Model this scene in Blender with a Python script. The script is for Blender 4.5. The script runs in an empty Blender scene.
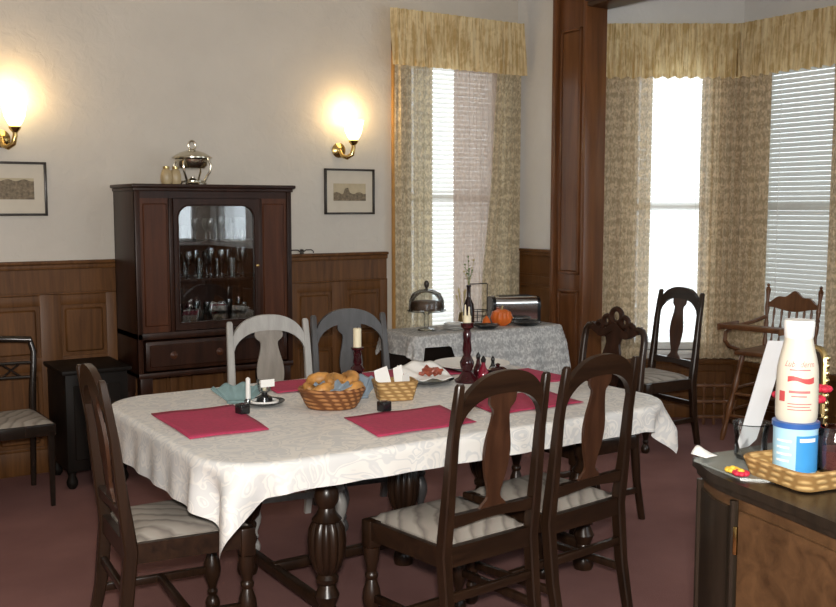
import bpy, bmesh, math, random
from mathutils import Vector, Matrix
random.seed(7)
PI = math.pi
scn = bpy.context.scene
COL = scn.collection
def R(a): return math.radians(a)
def lerp(a, b, t): return a + (b - a) * t
def sm(t):
    t = max(0.0, min(1.0, t)); return t * t * (3 - 2 * t)
def interp(tab, x):
    if x <= tab[0][0]: return tab[0][1]
    for (a, va), (b, vb) in zip(tab, tab[1:]):
        if x <= b: return lerp(va, vb, (x - a) / (b - a))
    return tab[-1][1]
def spl(tab, x):
    n = len(tab)
    if x <= tab[0][0]: return tab[0][1]
    for i in range(n - 1):
        a, b = tab[i], tab[i + 1]
        if x <= b[0]:
            p = tab[i - 1] if i else a
            q = tab[i + 2] if i + 2 < n else b
            h = b[0] - a[0]; t = (x - a[0]) / h
            m0 = (b[1] - p[1]) / max(1e-6, b[0] - p[0]) * h
            m1 = (q[1] - a[1]) / max(1e-6, q[0] - a[0]) * h
            return ((2*t**3-3*t*t+1)*a[1] + (t**3-2*t*t+t)*m0 + (-2*t**3+3*t*t)*b[1] + (t**3-t*t)*m1)
    return tab[-1][1]

# ------------------------------------------------------------------ materials
def newmat(name):
    m = bpy.data.materials.new(name); m.use_nodes = True
    nt = m.node_tree; nt.nodes.clear()
    out = nt.nodes.new('ShaderNodeOutputMaterial')
    return m, nt, out
def nd(nt, typ, **kw):
    n = nt.nodes.new(typ)
    for k, v in kw.items():
        if k.startswith('i_'):
            key = k[2:].replace('_', ' ')
            n.inputs[key].default_value = v
        else: setattr(n, k, v)
    return n
def rgb(c): return (c[0], c[1], c[2], 1)
def ramp(nt, fac, stops):
    r = nt.nodes.new('ShaderNodeValToRGB')
    while len(r.color_ramp.elements) < len(stops): r.color_ramp.elements.new(.5)
    for e, (p, c) in zip(r.color_ramp.elements, stops): e.position = p; e.color = rgb(c)
    nt.links.new(fac, r.inputs['Fac']); return r
def coords(nt, scale=(1, 1, 1), rot=(0, 0, 0)):
    tc = nt.nodes.new('ShaderNodeTexCoord'); mp = nt.nodes.new('ShaderNodeMapping')
    mp.inputs['Scale'].default_value = scale; mp.inputs['Rotation'].default_value = rot
    nt.links.new(tc.outputs['Object'], mp.inputs['Vector']); return mp.outputs['Vector']
def principled(nt, out, rough=.5, metal=0, spec=.5):
    b = nt.nodes.new('ShaderNodeBsdfPrincipled')
    b.inputs['Roughness'].default_value = rough; b.inputs['Metallic'].default_value = metal
    b.inputs['Specular IOR Level'].default_value = spec
    nt.links.new(b.outputs[0], out.inputs['Surface']); return b
def bump(nt, h, b, strength, dist=.01):
    n = nt.nodes.new('ShaderNodeBump'); n.inputs['Strength'].default_value = strength
    n.inputs['Distance'].default_value = dist
    nt.links.new(h, n.inputs['Height']); nt.links.new(n.outputs[0], b.inputs['Normal'])
def m_wood(name, c1, c2, rough=.3, axis='z', scale=1.0, spec=.5):
    m, nt, out = newmat(name)
    s = {'x': (2, 26, 26), 'y': (26, 2, 26), 'z': (26, 26, 2)}[axis]
    v = coords(nt, tuple(k * scale for k in s))
    n = nd(nt, 'ShaderNodeTexNoise', i_Scale=1.0, i_Detail=6.0, i_Roughness=.62, i_Distortion=.6)
    nt.links.new(v, n.inputs['Vector'])
    r = ramp(nt, n.outputs['Fac'], [(.3, c1), (.7, c2)])
    b = principled(nt, out, rough, 0, spec)
    nt.links.new(r.outputs[0], b.inputs['Base Color'])
    bump(nt, n.outputs['Fac'], b, .12, .003)
    return m
def m_plain(name, c, rough=.5, metal=0, var=.12, scale=14, bmp=0, spec=.5):
    m, nt, out = newmat(name)
    v = coords(nt)
    n = nd(nt, 'ShaderNodeTexNoise', i_Scale=float(scale), i_Detail=4.0)
    nt.links.new(v, n.inputs['Vector'])
    r = ramp(nt, n.outputs['Fac'], [(.3, [k * (1 - var) for k in c]), (.7, [min(1, k * (1 + var)) for k in c])])
    b = principled(nt, out, rough, metal, spec)
    nt.links.new(r.outputs[0], b.inputs['Base Color'])
    if bmp: bump(nt, n.outputs['Fac'], b, bmp, .005)
    return m
def m_plaster(name, c):
    m, nt, out = newmat(name)
    v = coords(nt)
    n = nd(nt, 'ShaderNodeTexNoise', i_Scale=13.0, i_Detail=7.0, i_Distortion=.7)
    n2 = nd(nt, 'ShaderNodeTexNoise', i_Scale=3.0, i_Detail=3.0)
    nt.links.new(v, n.inputs['Vector']); nt.links.new(v, n2.inputs['Vector'])
    r = ramp(nt, n2.outputs['Fac'], [(.3, [k * .96 for k in c]), (.7, [min(1, k * 1.03) for k in c])])
    b = principled(nt, out, .75, 0, .25)
    nt.links.new(r.outputs[0], b.inputs['Base Color'])
    bump(nt, n.outputs['Fac'], b, .5, .014)
    return m
def m_carpet(name):
    m, nt, out = newmat(name)
    v = coords(nt)
    n = nd(nt, 'ShaderNodeTexNoise', i_Scale=260.0, i_Detail=2.0)
    n2 = nd(nt, 'ShaderNodeTexNoise', i_Scale=2.2, i_Detail=5.0)
    nt.links.new(v, n.inputs['Vector']); nt.links.new(v, n2.inputs['Vector'])
    mx = nd(nt, 'ShaderNodeMath', operation='MULTIPLY_ADD'); mx.inputs[1].default_value = .35
    nt.links.new(n.outputs['Fac'], mx.inputs[0])
    m2 = nd(nt, 'ShaderNodeMath', operation='MULTIPLY'); m2.inputs[1].default_value = .65
    nt.links.new(n2.outputs['Fac'], m2.inputs[0]); nt.links.new(m2.outputs[0], mx.inputs[2])
    r = ramp(nt, mx.outputs[0], [(.3, (.17, .082, .075)), (.7, (.27, .14, .128))])
    b = principled(nt, out, .95, 0, .1)
    nt.links.new(r.outputs[0], b.inputs['Base Color'])
    bump(nt, n.outputs['Fac'], b, .5, .004)
    return m
def m_damask(name, c1, c2, scale=10):
    m, nt, out = newmat(name)
    v = coords(nt)
    n = nd(nt, 'ShaderNodeTexNoise', i_Scale=float(scale), i_Detail=.6, i_Distortion=2.2)
    nt.links.new(v, n.inputs['Vector'])
    st = [(.40, 0), (.43, 1), (.49, 1), (.52, 0), (.57, 0), (.6, 1)]
    r = ramp(nt, n.outputs['Fac'], [(p, c1 if k else c2) for p, k in st])
    rr = ramp(nt, n.outputs['Fac'], [(p, (.42,) * 3 if k else (.62,) * 3) for p, k in st])
    b = principled(nt, out, .5, 0, .35)
    nt.links.new(r.outputs[0], b.inputs['Base Color']); nt.links.new(rr.outputs[0], b.inputs['Roughness'])
    return m
def m_lace(name, c1, c2, alpha=.85, scale=26, trans=.45, hole=.45):
    m, nt, out = newmat(name)
    v = coords(nt); v2 = coords(nt, (1, 1, .55))
    vo = nd(nt, 'ShaderNodeTexVoronoi', feature='SMOOTH_F1', i_Scale=float(scale) * 2.2)
    n = nd(nt, 'ShaderNodeTexNoise', i_Scale=float(scale) * .8, i_Detail=4.0, i_Distortion=.8)
    nt.links.new(v2, vo.inputs['Vector']); nt.links.new(v, n.inputs['Vector'])
    wv = nd(nt, 'ShaderNodeTexWave', bands_direction='Z', i_Scale=4.2, i_Distortion=1.5, i_Detail=2.0)
    nt.links.new(v, wv.inputs['Vector'])
    mu = nd(nt, 'ShaderNodeMath', operation='MULTIPLY_ADD'); mu.inputs[1].default_value = .4
    nt.links.new(vo.outputs['Distance'], mu.inputs[0]); nt.links.new(n.outputs['Fac'], mu.inputs[2])
    m3 = nd(nt, 'ShaderNodeMath', operation='MULTIPLY_ADD'); m3.inputs[1].default_value = .12
    nt.links.new(wv.outputs['Fac'], m3.inputs[0]); nt.links.new(mu.outputs[0], m3.inputs[2])
    r = ramp(nt, m3.outputs[0], [(.55, c1), (.85, c2)])
    a = ramp(nt, m3.outputs[0], [(.62, (alpha,) * 3), (.85, (alpha * hole,) * 3)])
    d = nt.nodes.new('ShaderNodeBsdfDiffuse'); t = nt.nodes.new('ShaderNodeBsdfTranslucent')
    tr = nt.nodes.new('ShaderNodeBsdfTransparent')
    nt.links.new(r.outputs[0], d.inputs['Color']); nt.links.new(r.outputs[0], t.inputs['Color'])
    m1 = nt.nodes.new('ShaderNodeMixShader'); m1.inputs[0].default_value = trans
    nt.links.new(d.outputs[0], m1.inputs[1]); nt.links.new(t.outputs[0], m1.inputs[2])
    m2 = nt.nodes.new('ShaderNodeMixShader')
    nt.links.new(a.outputs[0], m2.inputs[0]); nt.links.new(tr.outputs[0], m2.inputs[1]); nt.links.new(m1.outputs[0], m2.inputs[2])
    nt.links.new(m2.outputs[0], out.inputs['Surface'])
    return m
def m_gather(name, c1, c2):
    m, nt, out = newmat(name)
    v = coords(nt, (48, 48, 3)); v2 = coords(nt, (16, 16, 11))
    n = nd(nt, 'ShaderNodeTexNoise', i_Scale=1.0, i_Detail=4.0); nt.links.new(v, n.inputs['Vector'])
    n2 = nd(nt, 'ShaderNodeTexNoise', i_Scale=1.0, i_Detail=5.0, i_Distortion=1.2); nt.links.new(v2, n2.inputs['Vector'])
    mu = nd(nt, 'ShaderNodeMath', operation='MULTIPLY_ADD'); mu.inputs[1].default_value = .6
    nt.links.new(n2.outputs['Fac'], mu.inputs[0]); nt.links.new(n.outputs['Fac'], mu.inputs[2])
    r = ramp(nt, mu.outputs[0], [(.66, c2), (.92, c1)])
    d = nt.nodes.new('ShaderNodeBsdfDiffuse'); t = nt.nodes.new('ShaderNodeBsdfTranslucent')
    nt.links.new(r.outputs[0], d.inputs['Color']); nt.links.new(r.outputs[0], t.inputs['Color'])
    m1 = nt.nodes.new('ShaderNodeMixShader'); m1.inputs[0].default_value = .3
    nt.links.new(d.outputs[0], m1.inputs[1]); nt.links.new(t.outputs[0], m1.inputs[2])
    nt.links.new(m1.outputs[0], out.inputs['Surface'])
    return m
def m_seat(name):
    m, nt, out = newmat(name)
    v = coords(nt, (1, 1, 1), (0, 0, R(35)))
    w = nd(nt, 'ShaderNodeTexWave', wave_profile='SAW', i_Scale=5.5, i_Distortion=4.5, i_Detail=2.0)
    w.inputs['Detail Scale'].default_value = 1.6
    nt.links.new(v, w.inputs['Vector'])
    r = ramp(nt, w.outputs['Fac'], [(.0, (.19, .165, .145)), (.3, (.33, .29, .25)), (.8, (.37, .335, .29)), (1, (.22, .19, .165))])
    b = principled(nt, out, .8, 0, .2)
    nt.links.new(r.outputs[0], b.inputs['Base Color'])
    return m
def m_wicker(name, c1, c2, s=60):
    m, nt, out = newmat(name)
    v = coords(nt)
    w1 = nd(nt, 'ShaderNodeTexWave', bands_direction='Z', i_Scale=s / 3.0, i_Distortion=1.0)
    w2 = nd(nt, 'ShaderNodeTexWave', bands_direction='DIAGONAL', i_Scale=s / 4.0, i_Distortion=.8)
    nt.links.new(v, w1.inputs['Vector']); nt.links.new(v, w2.inputs['Vector'])
    mu = nd(nt, 'ShaderNodeMath', operation='MULTIPLY')
    nt.links.new(w1.outputs['Fac'], mu.inputs[0]); nt.links.new(w2.outputs['Fac'], mu.inputs[1])
    r = ramp(nt, mu.outputs[0], [(.05, c1), (.55, c2)])
    b = principled(nt, out, .55, 0, .3)
    nt.links.new(r.outputs[0], b.inputs['Base Color'])
    bump(nt, mu.outputs[0], b, .6, .004)
    return m
def m_glass(name, tint=(1, 1, 1), refl=1.0, rough=.02, mul=1.0):
    m, nt, out = newmat(name)
    g = nt.nodes.new('ShaderNodeBsdfGlossy'); g.inputs['Roughness'].default_value = rough
    t = nt.nodes.new('ShaderNodeBsdfTransparent'); t.inputs['Color'].default_value = rgb(tint)
    lw = nt.nodes.new('ShaderNodeLayerWeight'); lw.inputs['Blend'].default_value = .28
    mu = nd(nt, 'ShaderNodeMath', operation='MULTIPLY_ADD'); mu.inputs[1].default_value = refl; mu.inputs[2].default_value = .03 * mul
    nt.links.new(lw.outputs['Fresnel'], mu.inputs[0])
    mx = nt.nodes.new('ShaderNodeMixShader')
    nt.links.new(mu.outputs[0], mx.inputs[0]); nt.links.new(t.outputs[0], mx.inputs[1]); nt.links.new(g.outputs[0], mx.inputs[2])
    nt.links.new(mx.outputs[0], out.inputs['Surface'])
    return m
def m_trans(name, c, trans=.5, emis=None):
    m, nt, out = newmat(name)
    n = nd(nt, 'ShaderNodeTexNoise', i_Scale=30.0); nt.links.new(coords(nt), n.inputs['Vector'])
    r = ramp(nt, n.outputs['Fac'], [(.3, [k * .95 for k in c]), (.7, c)])
    d = nt.nodes.new('ShaderNodeBsdfDiffuse'); t = nt.nodes.new('ShaderNodeBsdfTranslucent')
    nt.links.new(r.outputs[0], d.inputs['Color']); nt.links.new(r.outputs[0], t.inputs['Color'])
    mx = nt.nodes.new('ShaderNodeMixShader'); mx.inputs[0].default_value = trans
    nt.links.new(d.outputs[0], mx.inputs[1]); nt.links.new(t.outputs[0], mx.inputs[2])
    nt.links.new(mx.outputs[0], out.inputs['Surface'])
    return m
def m_emit(name, c, s):
    m, nt, out = newmat(name)
    e = nt.nodes.new('ShaderNodeEmission'); e.inputs[0].default_value = rgb(c); e.inputs[1].default_value = s
    nt.links.new(e.outputs[0], out.inputs['Surface']); return m

DARK = m_wood('dark_walnut', (.011, .0055, .003), (.034, .016, .008), .3, 'z', 1, .4)
DARKX = m_wood('dark_walnut_crosswise', (.011, .0055, .003), (.034, .016, .008), .3, 'x', 1, .4)
SPLAT = m_wood('red_walnut_veneer', (.035, .014, .007), (.08, .033, .016), .3)
CABW = m_wood('cabinet_mahogany', (.016, .006, .003), (.04, .015, .008), .36, 'z', 1, .25)
CHEST = m_wood('dull_black_wood', (.006, .005, .004), (.013, .009, .007), .5, 'z', 1, .12)  # even near-black wood with low sheen
CABP = m_wood('cabinet_veneer', (.045, .014, .006), (.095, .032, .013), .38, 'z', 1, .25)
BLACKW = m_wood('black_lacquered_wood', (.01, .007, .005), (.022, .014, .01), .22)
GLAREW = m_wood('glare_silver_wood', (.3, .29, .27), (.43, .42, .4), .35)  # flash and window glare on dark wood put into pale grey
GLARES = m_wood('glare_grey_veneer', (.19, .165, .14), (.28, .25, .215), .35)  # same glare put into the splat colour
SLATE = m_wood('glare_slate_wood', (.05, .047, .047), (.085, .08, .08), .35)  # weaker glare on dark wood put into slate grey
OAK = m_wood('wainscot_oak', (.075, .03, .009), (.165, .07, .022), .42, 'z', 1, .25)
OAKX = m_wood('wainscot_oak_rails', (.062, .027, .01), (.125, .055, .02), .34, 'x')
COLW = m_wood('red_casing_wood', (.085, .032, .012), (.19, .075, .028), .28, 'z', .6, .4)
COLD = m_wood('dark_casing_wood', (.03, .012, .007), (.06, .025, .012), .28, 'z', .6)
HCW = m_wood('golden_brown_oak', (.09, .034, .013), (.19, .08, .03), .35)
SBW = m_wood('sideboard_veneer', (.05, .024, .01), (.12, .06, .026), .36, 'x', .7)
SBD = m_wood('sideboard_dark_edge', (.012, .009, .006), (.03, .02, .013), .3)
WALL = m_plaster('textured_wall_paint', (.62, .575, .51))
WALLB = m_plaster('window_lit_wall', (.7, .7, .69))  # window light on right and bay walls put into a paler colour
CEIL = m_plain('ceiling_paint', (.7, .68, .64), .8, 0, .03, 4)
CARPET = m_carpet('mauve_carpet')
SEAT = m_seat('wavy_seat_fabric')
CLOTH = m_damask('white_damask', (.8, .78, .74), (.66, .66, .65))
LACE = m_lace('ivory_lace', (.80, .71, .52), (.52, .44, .3), .99, 42, .3, .93)
LACE2 = m_lace('bay_lace', (.78, .64, .45), (.5, .39, .25), .99, 40, .3, .93)
SHEER = m_lace('sheer_curtain_cloth', (.62, .5, .42), (.55, .44, .37), .93, 40, .4, .95)
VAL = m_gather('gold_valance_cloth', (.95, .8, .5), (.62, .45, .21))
TLACE = m_lace('white_table_lace', (.82, .82, .8), (.5, .5, .5), .995, 48, .15, .95)
TRIMY = m_plain('lit_orange_trim', (.5, .27, .08), .35)  # lit look of the casing put into its orange colour
WHITEP = m_plain('white_window_paint', (.8, .8, .78), .4, 0, .03)
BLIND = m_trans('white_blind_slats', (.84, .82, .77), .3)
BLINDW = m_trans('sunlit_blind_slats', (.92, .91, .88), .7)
BLINDG = m_trans('shaded_blind_slats', (.66, .67, .64), .1)  # greyer copy of the white slats; their shading is put into the colour
CRIMSON = m_plain('crimson_cloth', (.43, .035, .095), .75, 0, .12, 60)
TEAL = m_plain('teal_napkin_cloth', (.16, .24, .24), .8, 0, .15, 30)
BLUEG = m_plain('blue_grey_napkin_cloth', (.2, .25, .3), .8, 0, .15, 30)
PAPER = m_plain('white_paper', (.82, .81, .78), .6, 0, .03)
GREYP = m_plain('pale_grey_card', (.55, .55, .56), .6, 0, .03)
BLACK = m_plain('black_glaze', (.012, .012, .013), .2, 0, .2)
WAX = m_plain('cream_wax', (.78, .7, .5), .5, 0, .05)
REDGL = m_plain('dark_red_glass', (.035, .004, .006), .12, 0, .3)
REDB = m_plain('bright_red_glass', (.2, .008, .025), .12, 0, .2)
BRASS = m_plain('polished_brass', (.62, .44, .17), .22, 1, .1)
GOLD = m_plain('antique_gold', (.5, .38, .17), .3, 1, .15)
SILVER = m_plain('tarnished_silver', (.6, .56, .45), .2, 1, .12)
CHROME = m_plain('bright_chrome', (.72, .72, .72), .12, 1, .04)
GLASS = m_glass('clear_glass', (.97, .98, .98), .9)
CRYST = m_glass('crystal_glass', (.84, .87, .87), 1.6, .06, 4)
PANE = m_glass('window_pane_glass', (.96, .97, .97), .5)
WICK = m_wicker('brown_wicker', (.15, .055, .018), (.4, .18, .065))
WICK2 = m_wicker('golden_wicker', (.3, .17, .06), (.58, .38, .16))
BREAD = m_plain('golden_crust', (.42, .2, .05), .5, 0, .45, 22, .3)
ORANGE = m_plain('orange_pumpkin_skin', (.75, .16, .02), .4, 0, .15)
GREEN = m_plain('leaf_green', (.14, .2, .06), .6, 0, .3)
STRAW = m_plain('dried_straw', (.5, .4, .2), .7, 0, .2)
BACON = m_plain('red_brown_food', (.3, .07, .04), .4, 0, .5, 40)
BROWNF = m_plain('dark_cake_crust', (.08, .045, .025), .6, 0, .4, 40)
WINE = m_plain('dark_bottle_glass', (.02, .008, .008), .1, 0, .2)
IVORY = m_plain('ivory_plastic', (.66, .61, .5), .35, 0, .02)
BLUEL = m_plain('pale_blue_plastic', (.4, .66, .83), .35, 0, .05)
BLUED = m_plain('strong_blue_plastic', (.05, .28, .62), .35, 0, .08)
NAVY = m_plain('navy_lid_plastic', (.03, .1, .33), .3, 0, .08)
PINKT = m_plain('pink_print', (.5, .16, .16), .5, 0, .04)
REDT = m_plain('red_print', (.5, .07, .07), .5, 0, .05)
REDF = m_plain('red_petals', (.55, .02, .05), .6, 0, .2)
YELF = m_plain('yellow_petals', (.8, .5, .05), .6, 0, .15)
SLATEG = m_plain('grey_green_tray_glass', (.25, .27, .25), .15, 0, .08)
MAUVEJ = m_glass('mauve_tinted_glass', (.72, .58, .58), 1.0, .05, 3)
MAT = m_plain('cream_mat_board', (.62, .56, .46), .7, 0, .03)
SEPIA = m_plain('sepia_print', (.2, .155, .1), .7, 0, .45, 60)
SEPIAL = m_plain('sepia_sky', (.5, .42, .28), .7, 0, .08, 30)
FRAME = m_plain('black_frame', (.03, .022, .016), .3, 0, .2)
SHADE = m_emit('lit_glass_shade', (1, .76, .38), 4.0)
DOORG = m_glass('cabinet_door_glass', (.97, .97, .97), .6, .01, 3.5)

# ------------------------------------------------------------------ mesh builder
class MB:
    def __init__(s): s.bm = bmesh.new(); s.M = Matrix.Identity(4)
    def _v(s, p): return s.bm.verts.new(s.M @ Vector(p))
    def _f(s, vs):
        try: return s.bm.faces.new(vs)
        except ValueError: return None
    def box(s, x0, x1, y0, y1, z0, z1, bev=0.0, seg=2):
        b = bmesh.new(); bmesh.ops.create_cube(b, size=1)
        for v in b.verts:
            v.co = Vector((lerp(x0, x1, v.co.x + .5), lerp(y0, y1, v.co.y + .5), lerp(z0, z1, v.co.z + .5)))
        if bev: bmesh.ops.bevel(b, geom=b.edges[:], offset=bev, segments=seg, affect='EDGES', profile=.5)
        s._join(b); return s
    def _join(s, b):
        mp = {v: s._v(v.co) for v in b.verts}
        for f in b.faces: s._f([mp[v] for v in f.verts])
        b.free()
    def lathe(s, prof, c=(0, 0, 0), n=20, sx=1, sy=1, flute=0, fn=8):
        rings = []
        for r, z in prof:
            if r < 1e-5: rings.append([s._v((c[0], c[1], c[2] + z))])
            else:
                rings.append([s._v((c[0] + sx * r * (1 + flute * (abs(math.cos(fn * k * PI / n)) - .5)) * math.cos(2*PI*k/n),
                                    c[1] + sy * r * (1 + flute * (abs(math.cos(fn * k * PI / n)) - .5)) * math.sin(2*PI*k/n), c[2] + z)) for k in range(n)])
        for a, b in zip(rings, rings[1:]):
            for k in range(n):
                if len(a) == 1 and len(b) == 1: break
                if len(a) == 1: s._f([a[0], b[k], b[(k+1) % n]])
                elif len(b) == 1: s._f([a[k], b[0], a[(k+1) % n]])
                else: s._f([a[k], a[(k+1) % n], b[(k+1) % n], b[k]])
        for rg in (rings[0], rings[-1]):
            if len(rg) > 2: s._f(rg)
        return s
    def tube(s, pts, rad, n=8, closed=False):
        P = [Vector(p) for p in pts]; N = len(P)
        if not isinstance(rad, (list, tuple)): rad = [rad] * N
        ref = None; rings = []
        for i in range(N):
            if closed: t = P[(i+1) % N] - P[i-1]
            else: t = P[min(i+1, N-1)] - P[max(i-1, 0)]
            t.normalize()
            if ref is None:
                ref = Vector((0, 0, 1)) if abs(t.z) < .9 else Vector((1, 0, 0))
            a = (ref - t * ref.dot(t)).normalized(); ref = a; b = t.cross(a)
            rings.append([s._v(P[i] + (a * math.cos(2*PI*k/n) + b * math.sin(2*PI*k/n)) * rad[i]) for k in range(n)])
        prs = list(zip(rings, rings[1:]))
        if closed: prs.append((rings[-1], rings[0]))
        for a, b in prs:
            for k in range(n): s._f([a[k], a[(k+1) % n], b[(k+1) % n], b[k]])
        if not closed: s._f(rings[0]); s._f(rings[-1])
        return s
    def post(s, pts, hw, hd):      # near-vertical square post; pts (x,y,z); hw/hd half sizes (scalars or lists)
        N = len(pts)
        if not isinstance(hw, list): hw = [hw] * N
        if not isinstance(hd, list): hd = [hd] * N
        rings = []
        for (x, y, z), a, b in zip(pts, hw, hd):
            c = .25
            rings.append([s._v((x + p * a, y + q * b, z)) for p, q in ((-1, -1+c), (-1+c, -1), (1-c, -1), (1, -1+c), (1, 1-c), (1-c, 1), (-1+c, 1), (-1, 1-c))])
        for a, b in zip(rings, rings[1:]):
            for k in range(8): s._f([a[k], a[(k+1) % 8], b[(k+1) % 8], b[k]])
        s._f(rings[0]); s._f(rings[-1]); return s
    def strip(s, pairs, mp, t, closed=False):   # solid band between two 2D curves; mp(u,v,w)->xyz
        V = []
        for a, b in pairs:
            V.append([s._v(mp(a[0], a[1], -t)), s._v(mp(b[0], b[1], -t)), s._v(mp(b[0], b[1], t)), s._v(mp(a[0], a[1], t))])
        prs = list(zip(V, V[1:]))
        if closed: prs.append((V[-1], V[0]))
        for a, b in prs:
            for k in range(4): s._f([a[k], a[(k+1) % 4], b[(k+1) % 4], b[k]])
        if not closed: s._f(V[0]); s._f(V[-1])
        return s
    def prism(s, poly, mp, t0, t1):
        a = [s._v(mp(u, v, t0)) for u, v in poly]; b = [s._v(mp(u, v, t1)) for u, v in poly]
        n = len(poly)
        for k in range(n): s._f([a[k], a[(k+1) % n], b[(k+1) % n], b[k]])
        fs = [s._f(a), s._f(b)]
        bmesh.ops.triangulate(s.bm, faces=[f for f in fs if f]); return s
    def grid(s, f, nu, nv):
        V = [[s._v(f(i / nu, j / nv)) for j in range(nv + 1)] for i in range(nu + 1)]
        for i in range(nu):
            for j in range(nv): s._f([V[i][j], V[i+1][j], V[i+1][j+1], V[i][j+1]])
        return s
    def ball(s, c, r, sz=1.0, n=12, jit=0):
        prof = [(r * math.sin(PI * k / 8) , -r * sz * math.cos(PI * k / 8)) for k in range(9)]
        prof[0] = (0, -r * sz); prof[-1] = (0, r * sz)
        return s.lathe(prof, c, n)
    def build(s, name, mat, parent=None, angle=38, solid=0, loc=None, tri=False):
        bmesh.ops.recalc_face_normals(s.bm, faces=s.bm.faces[:])
        me = bpy.data.meshes.new(name); s.bm.to_mesh(me); s.bm.free()
        for p in me.polygons: p.use_smooth = True
        me.set_sharp_from_angle(angle=R(angle))
        me.materials.append(mat)
        o = bpy.data.objects.new(name, me); COL.objects.link(o)
        if parent is not None: o.parent = parent
        if loc is not None: o.location = loc
        if solid:
            md = o.modifiers.new('thickness', 'SOLIDIFY'); md.thickness = solid; md.offset = 0
        return o

def tag(o, label, cat, group=None):
    o['label'] = label; o['category'] = cat
    if group: o['group'] = group
    return o
def thing(name, label, cat, loc=(0, 0, 0), rz=0, group=None):
    o = bpy.data.objects.new(name, None); COL.objects.link(o)
    o.empty_display_size = .1
    o.location = loc; o.rotation_euler = (0, 0, R(rz)); return tag(o, label, cat, group)
def struct(o): o['kind'] = 'structure'; return o
def dup(root, loc, rz, label, group=None, name=None):
    r = root.copy(); COL.objects.link(r); r.location = loc; r.rotation_euler = (0, 0, R(rz)); r['label'] = label
    if group: r['group'] = group
    kids = [c for c in COL.objects if c.parent == root]
    for ch in kids:
        c = ch.copy(); COL.objects.link(c); c.parent = r
        for g in [k for k in COL.objects if k.parent == ch]:
            d = g.copy(); COL.objects.link(d); d.parent = c
    return r
XYZ = lambda u, v, w: (u, w, v)

# ------------------------------------------------------------------ the setting
YB, XR, ZC = 6.02, 4.78, 3.2
YF, XL = -1.2, -1.7
struct(MB().box(XL - .1, 6.2, YF - .1, 6.2, -.1, 0).build('floor', CARPET))
struct(MB().box(XL - .1, 6.2, YF - .1, 6.2, ZC, ZC + .1).build('ceiling', CEIL))
def wall_run(m, A, d, nrm, L, th, holes, z0=0, z1=ZC):
    """wall from A along d; thickness towards nrm; holes (t0,t1,za,zb)"""
    A = Vector((A[0], A[1], 0)); d = Vector((d[0], d[1], 0)); nrm = Vector((nrm[0], nrm[1], 0))
    m.M = Matrix(((d.x, nrm.x, 0, A.x), (d.y, nrm.y, 0, A.y), (0, 0, 1, 0), (0, 0, 0, 1)))
    t = 0
    for a, b, za, zb in sorted(holes):
        if a > t: m.box(t, a, 0, th, z0, z1)
        m.box(a, b, 0, th, z0, za); m.box(a, b, 0, th, zb, z1); t = b
    if t < L: m.box(t, L, 0, th, z0, z1)
    M = m.M.copy(); m.M = Matrix.Identity(4); return M
WB = (3.80, 4.62, .62, 2.62)                       # back window hole
m = MB(); wall_run(m, (XL, YB), (1, 0), (0, 1), XR + .19 - XL, .14, [(WB[0] - XL, WB[1] - XL, WB[2], WB[3])]); struct(m.build('wall_back', WALL))
m = MB(); wall_run(m, (XL, YF), (0, 1), (-1, 0), YB - YF, .1, []); struct(m.build('wall_left', WALL))
FW = [(-1.2, 1.0, .9, 2.7), (3.1, 4.6, 1.1, 2.7)]  # first window added unseen for frontal fill; second inferred from cabinet door reflection
m = MB(); wall_run(m, (XL, YF), (1, 0), (0, -1), XR + .2 - XL, .1, [(a - XL, b - XL, c, d) for a, b, c, d in FW]); struct(m.build('wall_front', WALL))
RW = (.2, 1.15, 1.1, 2.7)
m = MB(); m.box(XR, XR + .09, 5.44, YB, 0, ZC); wall_run(m, (XR, YF), (0, 1), (1, 0), 2.6 - YF, .09, [RW]); m.box(XR, XR + .09, 2.6, 5.44, 3.05, ZC)
struct(m.build('wall_right', WALLB))
# bay
BD = Vector((.84, -.5426)).normalized(); BN = Vector((-BD.y, BD.x))
BA = Vector((4.852, 5.575)); BL1 = (5.93 - 4.852) / BD.x
BC = BA + BD * BL1                                    # far-left bay corner, y about 4.89
BAY1 = (.50, 1.12, .5, 2.6)
m = MB(); MB1 = wall_run(m, BA, BD, BN, BL1 + .06, .1, [BAY1]); 
BAY2 = (.16, .96, .5, 2.6)
MB2 = wall_run(m, BC, (0, -1), (1, 0), 1.9, .1, [BAY2]);
BE = Vector((BC.x, BC.y - 1.9)); BD3 = Vector((-BD.x, BD.y)); BAY3 = (.3, 1.0, .5, 2.6)
MB3 = wall_run(m, BE, BD3, (BN.x, -BN.y), 1.17, .1, [BAY3])
struct(m.build('wall_bay', WALLB))
def window(name, M, hole, mullion=True):
    a, b, za, zb = hole
    f = MB(); f.M = M
    w = .05
    f.box(a, a + w, .03, .09, za, zb, .004); f.box(b - w, b, .03, .09, za, zb, .004)
    f.box(a, b, .03, .09, za, za + w, .004); f.box(a, b, .03, .09, zb - w, zb, .004)
    zm = lerp(za, zb, .5); f.box(a, b, .03, .085, zm - .025, zm + .025, .004)
    o = struct(f.build(name, WHITEP))
    for z0, z1 in ((za + w, zm - .025), (zm + .025, zb - w)):
        p = MB(); p.M = M; p.box(a + w, b - w, .058, .062, z0, z1); p.build('pane', PANE, o)
    s = MB(); s.M = M; s.box(a - .05, b + .05, -.02, .1, za - .03, za, .004)
    s.build('sill', WHITEP, o)
    return o
MBK = Matrix(((1, 0, 0, 0), (0, 1, 0, YB), (0, 0, 1, 0), (0, 0, 0, 1)))
window('window_1', MBK, WB)
window('window_2', MB1, BAY1); window('window_3', MB2, BAY2); window('window_4', MB3, BAY3)
MF = Matrix(((1, 0, 0, 0), (0, -1, 0, YF), (0, 0, 1, 0), (0, 0, 0, 1)))
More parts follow.
